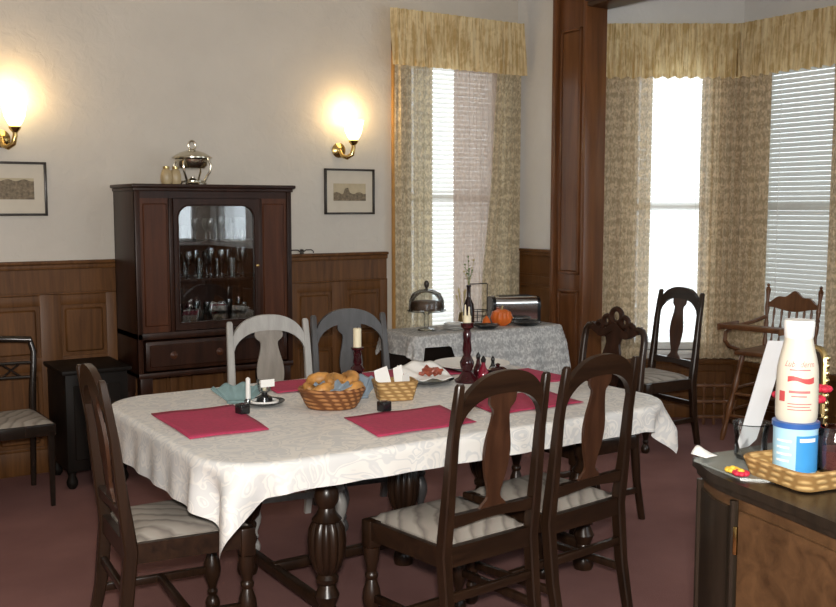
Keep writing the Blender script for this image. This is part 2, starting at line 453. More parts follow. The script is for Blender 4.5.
for k, h in enumerate(FW): window('window_%d' % (5 + k), MF, h)
MR = Matrix(((0, 1, 0, XR), (1, 0, 0, YF), (0, 0, 1, 0), (0, 0, 0, 1)))
window('window_7', MR, RW)
def blind(M, a, b, z0, z1, tilt, mat, label, y=.012, cords=True):
    g = thing('venetian_blind', label, 'blind', tuple(M @ Vector(((a + b) / 2, y, z0))))
    m = MB(); off = Matrix.Translation(-g.location)
    m.M = off @ M
    sp = .0335; n = int((z1 - z0) / sp)
    for k in range(n):
        z = z0 + .02 + k * sp; c, s_ = math.cos(R(tilt)) * .0165, math.sin(R(tilt)) * .0165
        pts = [(y - c, z - s_), (y, z + .0015), (y + c, z + s_)]
        for (ya, za), (yb, zb) in zip(pts, pts[1:]):
            v = [m._v(p) for p in ((a, ya, za), (b, ya, za), (b, yb, zb), (a, yb, zb))]; m._f(v)
    m.build('slats', mat, g)
    r = MB(); r.M = off @ M; r.box(a, b, y - .018, y + .018, z1 - .02, z1 + .02, .003); r.build('head_rail', WHITEP, g)
    r = MB(); r.M = off @ M; r.box(a, b, y - .012, y + .012, z0 - .01, z0 + .008, .003); r.build('bottom_rail', WHITEP, g)
    for t in (.18, .82):
        x = lerp(a, b, t); r = MB(); r.M = off @ M; r.tube([(x, y - .015, z0), (x, y - .015, z1)], .002, 5); r.build('cord', WHITEP, g)
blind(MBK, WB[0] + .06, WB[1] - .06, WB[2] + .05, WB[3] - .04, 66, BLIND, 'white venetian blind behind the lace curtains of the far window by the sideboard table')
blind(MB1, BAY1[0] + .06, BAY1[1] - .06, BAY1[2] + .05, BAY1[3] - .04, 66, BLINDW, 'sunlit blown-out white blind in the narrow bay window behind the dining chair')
blind(MB2, BAY2[0] + .06, BAY2[1] - .06, BAY2[2] + .05, BAY2[3] - .04, 80, BLINDG, 'half-closed blind painted shade-grey in the bay window behind the highchair')

# wainscot: stiles, rails, raised panels, cap
def wainscot(name, M, L, H, cols, mat=OAK, rows=((.16, .60), (.68, .98))):
    m = MB(); m.M = M
    m.box(0, L, -.012, 0, 0, H)
    m.box(0, L, -.03, 0, H - .05, H - .02, .006); m.box(0, L, -.045, 0, H - .02, H, .006)
    m.box(0, L, -.022, 0, H - .2, H - .185, .004)
    m.box(0, L, -.02, 0, 0, .14, .004)
    w = L / cols; st = min(.06, w * .16)
    zs = [.14] + [z for r in rows for z in r] + [H - .2]
    for k in range(cols + 1):
        x = k * w; m.box(max(0, x - st), min(L, x + st), -.022, 0, .14, H - .19, .003)
    for a, b in zip([.14] + [r[1] for r in rows], [r[0] for r in rows] + [H - .2]):
        m.box(0, L, -.021, 0, a, b, .003)
    for k in range(cols):
        for a, b in rows:
            x0, x1 = k * w + st + .02, (k + 1) * w - st - .02
            m.box(x0, x1, -.024, 0, a + .02, b - .02, .01, 1)
    return struct(m.build(name, mat))
wainscot('trim_1', Matrix.Translation((XL, YB, 0)), 3.62 - XL, 1.24, 14)
wainscot('trim_2', Matrix(((0, -1, 0, XR), (-1, 0, 0, YB), (0, 0, 1, 0), (0, 0, 0, 1))) @ Matrix(((1, 0, 0, 0), (0, -1, 0, 0), (0, 0, 1, 0), (0, 0, 0, 1))), .56, 1.24, 1)
# window casing (lit orange tone painted in) beside the back window
m = MB(); m.box(3.665, 3.80, YB - .03, YB, .45, 2.70, .006); m.box(4.62, 4.74, YB - .03, YB, .45, 2.75, .006); m.box(3.665, 4.74, YB - .03, YB, 2.62, 2.70, .006)
m.box(3.62, 4.77, YB - .02, YB, 0, .6, .004)
struct(m.build('trim_3', TRIMY))
# bay opening casing: panelled pilaster and head
m = MB()
m.box(XR - .08, XR + .0, 5.17, 5.49, 0, ZC, .004)
m.box(XR - .10, XR + .09, 5.155, 5.19, 0, ZC, .006)
m.box(XR - .11, XR, 5.455, 5.495, 0, ZC, .006)
for a, b in ((.30, .95), (1.1, 2.75)):
    m.box(XR - .087, XR - .07, 5.235, 5.41, a, b, .008, 1)
    m.box(XR - .092, XR - .07, 5.215, 5.235, a - .02, b + .02, .006); m.box(XR - .092, XR - .07, 5.41, 5.43, a - .02, b + .02, .006)
    m.box(XR - .092, XR - .07, 5.215, 5.43, a - .02, a, .006); m.box(XR - .092, XR - .07, 5.215, 5.43, b, b + .02, .006)
m.box(XR - .1, XR - .06, 5.17, 5.49, 0, .2, .006)
m.box(XR - .0, XR + .09, 5.17, 5.44, 0, 3.05)
struct(m.build('trim_4', COLW))
m = MB(); m.box(XR - .1, XR + .1, 2.5, 5.155, 2.89, ZC, .01); m.box(XR - .12, XR + .11, 2.5, 5.155, 2.92, 2.95, .004); m.box(XR - .1, XR + .1, 2.45, 2.62, 0, 2.95, .01)
struct(m.build('trim_5', COLD))
# bay dado below the windows
m = MB()
for M, L in ((MB1, BL1), (MB2, 1.9), (MB3, 1.17)):
    m.M = M; m.box(0, L, -.02, 0, 0, .4); m.box(-.03, L + .02, -.07, .0, .4, .44, .006); m.box(0, L, -.035, 0, 0, .1, .004)
    n = 3 if L > 1.5 else 2
    for k in range(n):
        a, b = L * k / n + .06, L * (k + 1) / n - .06; m.box(a, b, -.03, 0, .15, .35, .008, 1)
struct(m.build('trim_6', OAK))
struct(MB().box(XL, XL + .02, YF, YB, 0, .16, .004).build('baseboard_left', OAK))
wainscot('trim_7', Matrix(((-1, 0, 0, XR), (0, -1, 0, YF), (0, 0, 1, 0), (0, 0, 0, 1))), XR - XL, 1.06, 14)  # unseen front wainscot, added to darken the reflection in the cabinet door
wainscot('trim_8', Matrix(((0, 1, 0, XR), (-1, 0, 0, 2.6), (0, 0, 1, 0), (0, 0, 0, 1))), 3.75, 1.06, 8)  # unseen right wainscot, added along with it for that dark reflection

# ------------------------------------------------------------------ window hangings
def hang(M, a, b, z0, z1, y, folds, amp, mat, name, label, cat, group=None, pinch=None, phase=0.0, hemwave=0.0, flare=0):
    c = M @ Vector(((a + b) / 2, y, z1)); off = Matrix.Translation(-c)
    m = MB(); m.M = off @ M
    def f(u, v):
        x = lerp(a, b, u); z = lerp(z1, z0, v)
        if pinch:
            k = interp(pinch, v); x = lerp(a if pinch_side == 0 else b, x, k)
        ph = u * folds * 2 * PI + phase + .6 * math.sin(u * 9 + v * 1.4)
        A = amp * (.55 + .45 * v)
        yy = y + A * math.sin(ph) + amp * .45 * math.sin(2.3 * ph + 1 + v) + amp * .25 * math.sin(5.1 * ph + 2 * v) - flare * v
        if hemwave and v > .96: z += hemwave * math.sin(ph)
        return (x, yy, z)
    m.grid(f, max(24, int(folds * 16)), 22)
    o = m.build(name, mat, None, 180); o.location = c
    return tag(o, label, cat, group)
pinch_side = 0
hang(MBK, 3.65, 3.95, .62, 2.6, -.085, 5, .016, LACE, 'lace_curtain', 'patterned ivory lace curtain at left edge of the far window', 'curtain')
pinch_side = 1
hang(MBK, 4.40, 4.74, .62, 2.6, -.085, 5, .016, LACE, 'lace_curtain', 'patterned ivory lace curtain on right of the far window beside window-lit wall return', 'curtain', pinch=[(0, .6), (.45, .75), (.8, 1.0), (1, 1.0)])
hang(MBK, 4.17, 4.56, .66, 2.6, -.045, 6, .010, SHEER, 'sheer_curtain', 'pale pinkish sheer curtain drawn half across the far window', 'curtain')
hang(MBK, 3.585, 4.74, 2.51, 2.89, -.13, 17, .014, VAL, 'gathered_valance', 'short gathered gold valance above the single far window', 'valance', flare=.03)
m0 = Matrix.Identity(4)
hang(MB1, .10, .62, .45, 2.6, -.085, 5, .018, LACE2, 'lace_curtain', 'beige lace curtain in the bay right beside the wood pilaster', 'curtain')
hang(MB1, .975, 1.27, .45, 2.6, -.085, 5, .018, LACE2, 'lace_curtain', 'beige lace curtain left of the bay corner, right of the blown-out window', 'curtain')
hang(MB2, .07, .33, .45, 2.6, -.085, 5, .018, LACE2, 'lace_curtain', 'beige lace curtain right of the bay corner, behind the highchair tray', 'curtain')
hang(MB2, .80, 1.25, .45, 2.6, -.085, 6, .018, LACE2, 'lace_curtain', 'beige lace curtain at right edge of the photo past the shade-grey blind', 'curtain')
# the long bay valance follows the three walls
def vpath(s):
    off = .13
    P0 = BA + BD * .02 - BN * off
    k1 = off * math.tan(math.acos(max(-1, min(1, BD.dot(Vector((0, -1)))))) / 2)
    P1 = BC - BD * k1 - BN * off
    P2 = Vector((BC.x - off, BC.y - 1.9 + k1)); L1 = (P1 - P0).length; L2 = (P2 - P1).length; P3 = P2 + BD3 * .95; L3 = .95
    if s < L1: return P0.lerp(P1, s / L1), -BN
    if s < L1 + L2: return P1.lerp(P2, (s - L1) / L2), Vector((-1, 0))
    return P2.lerp(P3, min(1, (s - L1 - L2) / L3)), Vector((-BN.x, BN.y))
VL = 3.8
m = MB()
def fv(u, v):
    p, n = vpath(u * VL); z = lerp(2.835, 2.455, v)
    ph = u * VL * 16 * 2 * PI * .8 + .8 * math.sin(u * 21)
    w = .015 * (.5 + .5 * v) * math.sin(ph) + .008 * math.sin(2.7 * ph + v) + .005 * math.sin(5.3 * ph) + .035 * v
    q = p + n * w
    return (q.x, q.y, z + (.006 * math.sin(ph) if v > .95 else 0))
m.grid(fv, 800, 10)
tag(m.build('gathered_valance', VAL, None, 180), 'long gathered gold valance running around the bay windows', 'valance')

# ------------------------------------------------------------------ chairs
def back_y(z):                                   # lean of a chair back
    return interp([(0, -.265), (.2, -.222), (.42, -.2), (.6, -.222), (.8, -.243), (1.03, -.28)], z)
TURN = [(.0, 0), (.02, .0), (.028, .012), (.029, .03), (.022, .048), (.014, .058), (.02, .068), (.021, .075), (.015, .085), (.018, .1),
        (.03, .135), (.034, .16), (.03, .19), (.018, .225), (.024, .235), (.024, .245), (.017, .255), (.021, .275), (.028, .3), (.03, .33), (.03, .345)]
def make_chair(label, loc, rz, group=None, W=DARK, WX=DARKX, S=SPLAT, seatmat=SEAT, splat_scale=1.0):
    t = thing('dining_chair', label, 'chair', loc, rz, group)
    for s in (-1, 1):                            # rear posts run from floor to the top of the back
        zs = [0, .1, .2, .3, .42, .5, .6, .7, .8, .9, .985, .995]
        m = MB(); m.post([(s * (.19 + .006 * math.sin(z * 3)), back_y(z), z) for z in zs], [.016, .017, .018, .019, .02, .02, .019, .018, .017, .016, .014, .009], [.017, .019, .021, .022, .023, .022, .019, .017, .015, .014, .012, .008])
        m.build('rear_post', W, t)
    for s in (-1, 1):                            # turned front legs
        m = MB(); m.lathe(TURN, (s * .205, .195, 0), 16); m.box(s * .205 - .026, s * .205 + .026, .169, .221, .345, .445, .005)
        m.build('front_leg', W, t)
    m = MB()                                     # seat rails
    m.strip([((-.205, .215), (-.205, .195)), ((.205, .215), (.205, .195))], lambda u, v, w: (u, v, .41 + w), .034)
    m.strip([((-.19, -.215), (-.19, -.19)), ((.19, -.215), (.19, -.19))], lambda u, v, w: (u, v, .41 + w), .034)
    for s in (-1, 1):
        m.strip([((s * .205, -.2), (s * .185, -.2)), ((s * .225, .2), (s * .205, .2))], lambda u, v, w: (u, v, .41 + w), .034)
    m.build('seat_frame', WX, t)
    def fs(u, v):
        a, b = u * 2 - 1, v * 2 - 1
        w = lerp(.178, .2, v)
        e = max(abs(a), abs(b)); z = .446 + .03 * (1 - e ** 6) + .006 * (1 - a * a) * (1 - b * b)
        return (a * w, lerp(-.185, .205, v), z)
    m = MB(); m.grid(fs, 16, 16); m.box(-.178, .178, -.185, .2, .43, .447); m.build('seat', seatmat, t)
    bp = lambda u, v, w: (u, back_y(v) + w, v)
    m = MB(); n = 24; prs = []                   # arched crest rail
    for k in range(n + 1):
        u = lerp(-.182, .182, k / n); c = u / .182
        zo = 1.022 - .15 * (1 - (1 - (abs(c) * .96) ** 2.3) ** .5)
        zi = .946 - .13 * (1 - (1 - (abs(c) * .985) ** 2.5) ** .5)
        prs.append(((u, zi), (u, zo)))
    m.strip(prs, bp, .012); m.build('crest_rail', WX, t)
    tab = [(.545, .062), (.562, .052), (.58, .032), (.595, .026), (.62, .031), (.66, .044), (.70, .053), (.745, .057), (.79, .052), (.84, .041), (.872, .036), (.892, .038), (.905, .052), (.918, .058), (.97, .058)]
    m = MB(); prs = []
    for k in range(41):
        z = lerp(.545, .965, k / 40); w = spl(tab, z) * splat_scale; prs.append(((-w, z), (w, z)))
    m.strip(prs, bp, .006); m.build('splat', S, t)
    m = MB(); prs = [((lerp(-.19, .19, k / 12), .515 + .006 * math.cos((k - 6) / 6 * PI)), (lerp(-.19, .19, k / 12), .553)) for k in range(13)]
    m.strip(prs, bp, .012); m.build('back_rail', WX, t)
    for s in (-1, 1):
        m = MB(); m.box(-.012, .012, 0, 1, -.014, .014, .004)
        o = m.build('side_stretcher', W, t)
        a, b = Vector((s * .192, back_y(.17), .17)), Vector((s * .205, .195, .16)); d = b - a
        o.location = a; o.rotation_euler = (math.atan2(d.z, math.hypot(d.x, d.y)), 0, math.atan2(-d.x, d.y)); o.scale = (1, d.length, 1)
    m = MB(); m.box(-.195, .195, -.02, .005, .155, .183, .004); m.build('cross_stretcher', WX, t)
    m = MB(); m.box(-.19, .19, back_y(.275) - .011, back_y(.275) + .011, .26, .29, .004); m.build('rear_stretcher', WX, t)
    return t
c0 = make_chair('dark vase-splat chair on the near side of the table, left of the close pair', (1.965, 2.829, 0), 5)
dup(c0, (2.468, 2.915, 0), 7, 'dark vase-splat chair on the near side of the table, right of the close pair')
dup(c0, (1.155, 3.385, 0), -94, 'dark chair seen from the side at the left end of the table')
dup(c0, (4.79, 4.63, 0), 86, 'dark vase-splat chair standing empty in front of the bright bay window')
make_chair('vase-splat chair with glare painted silver-grey on far side of the table in front of the cabinet', (1.995, 4.25, 0), 171, None, GLAREW, GLAREW, GLARES, SEAT, 1.2)
make_chair('arched chair with glare painted slate-grey on far side of the table, between cabinet and far window', (2.47, 4.29, 0), 171, None, SLATE, SLATE, SLATE, SEAT, 1.1)

def carved_chair():
    t = thing('carved_chair', 'dark chair with carved pierced crest at the right end of the table', 'chair', (3.31, 3.68, 0), 92)
    for s in (-1, 1):
        m = MB(); zs = [0, .1, .2, .3, .42, .5, .6, .7, .8, .88]
        pts = [(s * .205, back_y(z), z) for z in zs] + [(s * .2, back_y(.91), .915), (s * .185, back_y(.935), .937), (s * .15, back_y(.94), .945)]
        m.tube(pts, [.018, .019, .02, .022, .023, .022, .02, .019, .018, .018, .017, .017, .016], 10); m.build('rear_post', DARK, t)
        m = MB(); m.lathe(TURN, (s * .215, .2, 0), 16); m.box(s * .215 - .027, s * .215 + .027, .173, .227, .345, .445, .005); m.build('front_leg', DARK, t)
        m = MB(); m.box(s * .205 - .011, s * .205 + .011, back_y(.15), .2, .14, .17, .004); m.build('side_stretcher', DARK, t)
    m = MB(); m.box(-.225, .225, -.21, .225, .37, .44, .008); m.build('seat_frame', DARKX, t)
    m = MB(); m.grid(lambda u, v: ((u*2-1) * .205, lerp(-.19, .21, v), .44 + .035 * (1 - max(abs(u*2-1), abs(v*2-1)) ** 6)), 16, 16); m.build('seat', SEAT, t)
    bp = lambda u, v, w: (u, back_y(v) + w, v)
    m = MB(); prs = []
    for k in range(33):                          # slim serpentine crest
        u = lerp(-.17, .17, k / 32); c = abs(u) / .17
        zo = .945 + .022 * math.cos(c * PI * 2.0) * (1 - c * .4); prs.append(((u, zo - .038), (u, zo)))
    m.strip(prs, bp, .013); cr = m.build('crest_rail', CABW, t)
    for cx, cz, r in ((0, 1.0, .036), (-.06, .972, .024), (.06, .972, .024), (-.105, .945, .018), (.105, .945, .018)):   # pierced carved scrolls
        m = MB(); m.tube([(cx + r * math.cos(a * PI / 8), back_y(cz) , cz + r * math.sin(a * PI / 8)) for a in range(16)], .014, 8, True); m.build('carved_scroll', CABW, cr)
    m = MB(); prs = []
    for k in range(25):
        z = lerp(.55, .93, k / 24); w = spl([(.55, .045), (.6, .035), (.7, .055), (.8, .06), (.87, .045), (.93, .085)], z); prs.append(((-w, z), (w, z)))
    m.strip(prs, bp, .007); m.build('splat', CABW, t)
    m = MB(); m.strip([((-.2, .52), (-.2, .56)), ((.2, .52), (.2, .56))], bp, .012); m.build('back_rail', DARKX, t)
carved_chair()

def lattice_chair():
    t = thing('lattice_back_chair', 'glossy black chair with lattice back against wood panelling, left edge of the photo', 'chair', (.965, 5.5, 0), 180)
    for s in (-1, 1):
        m = MB(); pts = [(s * .2, -.27, 0), (s * .2, -.25, .2), (s * .2, -.225, .44), (s * .203, -.225, .55), (s * .212, -.23, .66), (s * .218, -.24, .76), (s * .2, -.25, .83)]
        m.tube(pts, [.015, .017, .02, .02, .018, .017, .015], 10); m.build('rear_post', BLACKW, t)
        m = MB(); m.post([(s * .2, .19, 0), (s * .2, .19, .2), (s * .2, .19, .41)], [.011, .014, .018], [.011, .014, .018]); m.build('front_leg', BLACKW, t)
        m = MB(); m.strip([((s * .215, -.235), (s * .19, -.235)), ((s * .225, .2), (s * .2, .2))], lambda u, v, w: (u, v, .405 + w), .03); m.build('side_rail', BLACKW, t)
    m = MB(); m.box(-.22, .22, .18, .21, .375, .435, .005); m.build('front_rail', BLACKW, t)
    m = MB(); m.grid(lambda u, v: ((u*2-1) * lerp(.2, .215, v), lerp(-.22, .205, v), .437 + .022 * (1 - max(abs(u*2-1), abs(v*2-1)) ** 6)), 14, 14); m.build('seat', SEAT, t)
    m = MB(); m.tube([(lerp(-.21, .21, k / 12), -.245 - .03 * math.cos((k - 6) / 12 * PI), .822 + .012 * math.cos((k - 6) / 12 * PI)) for k in range(13)], .019, 10); m.build('top_rail', BLACKW, t)
    m = MB(); ro = [(lerp(-.2, .2, k / 10), -.23 - .02 * math.cos((k - 5) / 10 * PI)) for k in range(11)]
    m.tube([(x, y, .70) for x, y in ro], .009, 8); m.tube([(x, y, .62) for x, y in ro], .009, 8); m.build('lattice_rail', BLACKW, t)
    for cx in (-.1, .0, .1):
        m = MB()
        for s in (-1, 1): m.tube([(cx - .05 * s, -.248, .622), (cx, -.252, .66), (cx + .05 * s, -.248, .698)], .006, 6)
        m.build('lattice_cross', BLACKW, t)
lattice_chair()

def highchair():
    t = thing('highchair', 'golden-brown wooden highchair with tray standing in the bay window', 'highchair', (5.55, 4.22, 0), 100); t.scale = (1.05, 1.05, 1.055)
    def leg(x, y, x0, y0):
        m = MB(); n = 14; pts = []; rad = []
        for k in range(n + 1):
            f = k / n; pts.append((lerp(x0, x, f), lerp(y0, y, f), .55 * f)); rad.append(.013 + .007 * math.sin(f * PI) + .004 * math.sin(f * 22))
        m.tube(pts, rad, 10); m.build('leg', HCW, t)
    F = {}
    for sx in (-1, 1):
        for sy in (-1, 1): leg(sx * .15, sy * .14, sx * .23, sy * .23 if sy > 0 else -.25)
    m = MB()
    for z, k in ((.16, .71), (.3, .5)):
        m.tube([(-.15 - .08 * k, .14 + .09 * k, z), (.15 + .08 * k, .14 + .09 * k, z)], .010, 8)
        m.tube([(-.15 - .08 * k, -.14 - .11 * k, z), (.15 + .08 * k, -.14 - .11 * k, z)], .010, 8)
        for s in (-1, 1): m.tube([(s * (.15 + .08 * k), -.14 - .11 * k, z + .03), (s * (.15 + .08 * k), .14 + .09 * k, z + .03)], .010, 8)
    m.build('rungs', HCW, t)
    m = MB(); m.box(-.19, .19, -.18, .19, .545, .575, .012, 3); m.build('seat', HCW, t)
    by = lambda z: -.16 - .16 * (z - .57) * .8
    for s in (-1, 1):
        m = MB(); zs = [.57 + k * .03 for k in range(13)]
        m.tube([(s * (.165 + .03 * (z - .57)), by(z), z) for z in zs], [.013 + .003 * math.sin(k * 1.7) for k in range(13)], 10)
        m.lathe([(.0, 0), (.012, 0), (.017, .012), (.012, .024), (.007, .03), (.012, .042), (.0, .054)], (s * .176, by(.94), .925), 12); m.build('back_post', HCW, t)
        m = MB(); m.tube([(s * .175, by(.76), .76), (s * .2, -.05, .735), (s * .21, .1, .72), (s * .205, .2, .715)], .013, 8)
        m.tube([(s * .205, .2, .715), (s * .205, .265, .69), (s * .2, .28, .645), (s * .195, .24, .605), (s * .185, .14, .575)], .013, 8); m.build('arm', HCW, t)
    m = MB(); prs = []
    for k in range(25):
        u = lerp(-.165, .165, k / 24); c = u / .165
        prs.append(((u, .815 - .012 * math.cos(c * PI)), (u, .895 + .028 * math.cos(c * PI) + .012 * math.cos(c * 3 * PI))))
    m.strip(prs, lambda u, v, w: (u, by(v) + w - .02 * math.cos(u / .165 * PI / 2), v), .011); m.build('crest_rail', HCW, t)
    for k in range(6):
        x = lerp(-.125, .125, k / 5); m = MB(); m.tube([(x, by(.575 + .25 * f) - .018 * math.cos(x / .165 * PI / 2) * f, .575 + .25 * f) for f in [j / 8 for j in range(9)]], [.007 + .003 * math.sin(j * 2.1) for j in range(9)], 8); m.build('spindle', HCW, t)
    m = MB(); m.box(-.19, .19, .17, .36, .725, .742, .006)
    m.box(-.19, .19, .35, .365, .735, .756, .004); 
    for s in (-1, 1): m.box(s * .2 - .008, s * .2 + .008, .12, .365, .715, .756, .004)
    m.build('tray', HCW, t)
highchair()

# low spindle rack behind the highchair
t = thing('spindle_rack', 'low wooden rack with turned spindles on carpet behind the highchair', 'rack', (5.60, 4.77, 0), -33)
for z in (.045, .155, .27):
    m = MB(); m.box(-.16, .16, -.012, .012, z, z + .022, .004); m.build('rail', HCW, t)
for k in range(5):
    x = lerp(-.145, .145, k / 4); m = MB(); m.tube([(x, 0, .3 * f / 12) for f in range(13)], [.009 + .004 * math.sin(f * 1.4) for f in range(13)], 8); m.build('spindle', HCW, t)
for s in (-1, 1):
    m = MB(); m.box(s * .145 - .012, s * .145 + .012, -.07, .07, 0, .03, .004); m.build('foot', HCW, t)

# ------------------------------------------------------------------ china cabinet
cab = thing('china_cabinet', 'tall dark mahogany china cabinet with arched glass door against the back wall', 'cabinet', (2.196, 5.78, 0))
HX, D0, D1 = .482, -.205, .195
m = MB(); m.box(-HX, -HX + .02, D0, D1, .58, 1.655, .003); m.box(HX - .02, HX, D0, D1, .58, 1.655, .003); m.box(-HX, HX, D1 - .012, D1, .58, 1.655)
m.box(-HX, HX, D0, D1, .58, .6); m.box(-HX, HX, D0 + .01, D1, .8, .83)
m.box(-HX + .02, HX - .02, D0 + .004, D0 + .022, 1.60, 1.655)
m.box(-HX, HX, D0 - .006, D0 + .02, .795, .835, .004); m.box(-HX, HX, D0 - .01, D0 + .015, .575, .605, .004)
for s in (-1, 1): m.box(min(s * HX, s * (HX - .03)), max(s * HX, s * (HX - .03)), D0 - .006, D0 + .02, .58, 1.655, .004)
m.build('body', CABW, cab)
m = MB(); m.box(-HX - .02, HX + .02, D0 - .03, D1, 1.66, 1.68, .005); m.box(-HX - .008, HX + .008, D0 - .015, D1, 1.64, 1.66, .004); m.build('cabinet_top', CABW, cab)
for s in (-1, 1):
    a, b = sorted((s * .275, s * .455))
    m = MB(); m.box(a, b, D0 + .006, D0 + .02, .835, 1.60); m.build('front_panel', CABP, cab)
    m = MB(); m.box(a + .02, b - .02, D0 - .001, D0 + .012, .87, 1.57, .006, 1); m.build('veneer_panel', CABP, cab)
    m = MB(); m.box(s * .275 - .012, s * .275 + .012, D0 - .008, D0 + .02, .835, 1.6, .004); m.build('front_stile', CABW, cab)
for z in (1.115, 1.335):
    m = MB(); m.box(-HX + .02, HX - .02, D0 + .05, D1 - .012, z, z + .014); m.build('shelf', CABW, cab)
dr = None
def rrect(x0, x1, z0, z1, r, rb, n=8):
    P = []
    for cx, cz, a0, rr in ((x1 - r, z1 - r, 0, r), (x0 + r, z1 - r, 90, r), (x0 + rb, z0 + rb, 180, rb), (x1 - rb, z0 + rb, 270, rb)):
        for k in range(n + 1):
            a = R(a0 + 90 * k / n); P.append((cx + rr * math.cos(a), cz + rr * math.sin(a)))
    return P
inner = rrect(-.232, .232, .885, 1.555, .07, .012); outer = rrect(-.262, .262, .84, 1.597, .004, .004)
m = MB(); m.strip(list(zip(inner, outer)), lambda u, v, w: (u, D0 - .002 + w, v), .011, True); dr = m.build('door', CABW, cab)
m = MB(); m.tube([(u, D0 - .014, v) for u, v in rrect(-.236, .236, .88, 1.56, .074, .014)], .005, 6, True); m.build('door_moulding', CABW, dr)
m = MB(); m.prism(inner, lambda u, v, w: (u, D0 + w, v), -.002, .001); m.build('door_glass', DOORG, dr)
m = MB(); m.lathe([(.0, 0), (.009, 0), (.006, .006), (.01, .014), (.0, .02)], n=10); o = m.build('door_knob', BRASS, dr, loc=(.247, D0 - .013, 1.2)); o.rotation_euler = (R(90), 0, 0)
m = MB(); m.box(-.44, .44, D0 - .012, D0 + .1, .615, .785, .005); m.box(-.42, .42, D0 - .017, D0, .635, .765, .006, 1); dw = m.build('drawer', CABW, cab)
for x in (-.28, .0, .28):
    m = MB(); m.lathe([(.0, 0), (.022, 0), (.022, .004), (.008, .008), (.013, .018), (.0, .024)], n=12); o = m.build('drawer_knob', CABP, dw, loc=(x, D0 - .017, .70)); o.rotation_euler = (R(90), 0, 0)
for sx in (-1, 1):
    for y in (D0 + .04, D1 - .04):
        m = MB(); m.lathe([(r * 1.25, z * 1.3) for r, z in TURN], (sx * .435, y, 0), 16); m.box(sx * .435 - .035, sx * .435 + .035, y - .035, y + .035, .44, .58, .004); m.build('leg', CABW, cab)
m = MB(); m.box(-.435, .435, D0 + .03, D0 + .055, .13, .165, .006); m.box(-.435, .435, D1 - .055, D1 - .03, .13, .165, .006); m.build('stretcher', CABW, cab)
# glassware on the shelves
def goblet(loc, h, r, label, group, tall=False):
    m = MB()
    m.lathe([(0, 0), (r * .8, 0), (r * .75, .004), (.006, .01), (.004, h * .25), (.005, h * .42), (r * .55, h * .5), (r * .95, h * .68), (r, h * .85), (r * .9, h), (r * .84, h), (r * .9, h * .8), (r * .5, h * .54), (0, h * .5)], n=14)
    o = m.build('stem_goblet', CRYST); o.location = loc; return tag(o, label, 'glass', group)
def tumbler(loc, h, r, label, group):
    m = MB(); m.lathe([(0, 0), (r * .8, 0), (r, h), (r * .9, h), (r * .72, .01), (0, .01)], n=14)
    o = m.build('cut_tumbler', CRYST); o.location = loc; return tag(o, label, 'glass', group)
sh = [(.83, 'bottom'), (1.129, 'middle'), (1.349, 'top')]
for z, nm in sh:
    n = 7
    for row, y in ((0, 5.66), (1, 5.78)):
        for k in range(n):
            if nm == 'top' and k < 3 and row == 0: continue
            x = 1.985 + k * .068 + row * .02; zz = z + .0005
            h = {'bottom': .155, 'middle': .165, 'top': .14}[nm] + random.uniform(-.01, .015)
            rw = 'front' if row == 0 else 'back'
            if (k + row) % 3 == 2: tumbler((x, y, zz), h * .7, .024, 'clear cut tumbler in the %s row on the %s shelf of the china cabinet' % (rw, nm), 'tumblers in the %s row of the %s cabinet shelf' % (rw, nm))
            else: goblet((x, y, zz), h, .026, 'clear stemmed goblet in the %s row on the %s shelf of the china cabinet' % (rw, nm), 'goblets in the %s row of the %s cabinet shelf' % (rw, nm))
# things on the cabinet
t = thing('chafing_dish', 'lidded silver-gilt chafing dish on footed stand on top of the china cabinet', 'serving dish', (2.125, 5.76, 1.68))
m = MB(); m.lathe([(0, .095), (.07, .098), (.088, .115), (.096, .15), (.118, .158), (.118, .164), (0, .164)], n=28); m.build('pan', SILVER, t)
m = MB(); m.lathe([(.112, .165), (.1, .175), (.07, .192), (.03, .204), (.012, .208), (0, .208)], n=28); l = m.build('lid', SILVER, t)
m = MB(); m.tube([(.022 * math.cos(a * PI / 8), 0, .234 + .026 * math.sin(a * PI / 8)) for a in range(16)], .006, 8, True); m.build('ring_handle', SILVER, l)
for k in range(4):
    a = R(45 + 90 * k); c, s_ = math.cos(a), math.sin(a)
    m = MB(); m.tube([(c * r, s_ * r, z) for r, z in ((.1, .15), (.118, .12), (.112, .08), (.088, .045), (.07, .012), (.085, .006))], .0065, 8); m.build('stand_leg', SILVER, t)
m = MB(); m.tube([(.076 * math.cos(a * PI / 12), .076 * math.sin(a * PI / 12), .022) for a in range(24)], .004, 6, True); m.build('stand_ring', SILVER, t)
m = MB(); m.lathe([(0, .0), (.034, 0), (.04, .012), (.032, .03), (.012, .042), (.012, .048), (0, .05)], n=18); m.build('burner', SILVER, t)
for x, lab in ((1.945, 'small ribbed tan jar at left end on top of the china cabinet'), (2.0, 'small ribbed tan jar next to the chafing dish on the cabinet')):
    t = thing('ribbed_jar', lab, 'jar', (x, 5.70, 1.68))
    m = MB(); m.lathe([(0, 0), (.024, 0), (.031, .015), (.033, .05), (.026, .08), (.016, .09), (0, .09)], n=24, flute=.12, fn=8); m.build('body', m_plain('tan_glaze', (.45, .35, .2), .4), t)
    m = MB(); m.lathe([(.015, .088), (.019, .092), (.019, .104), (0, .106)], n=16); m.build('cap', GOLD, t)
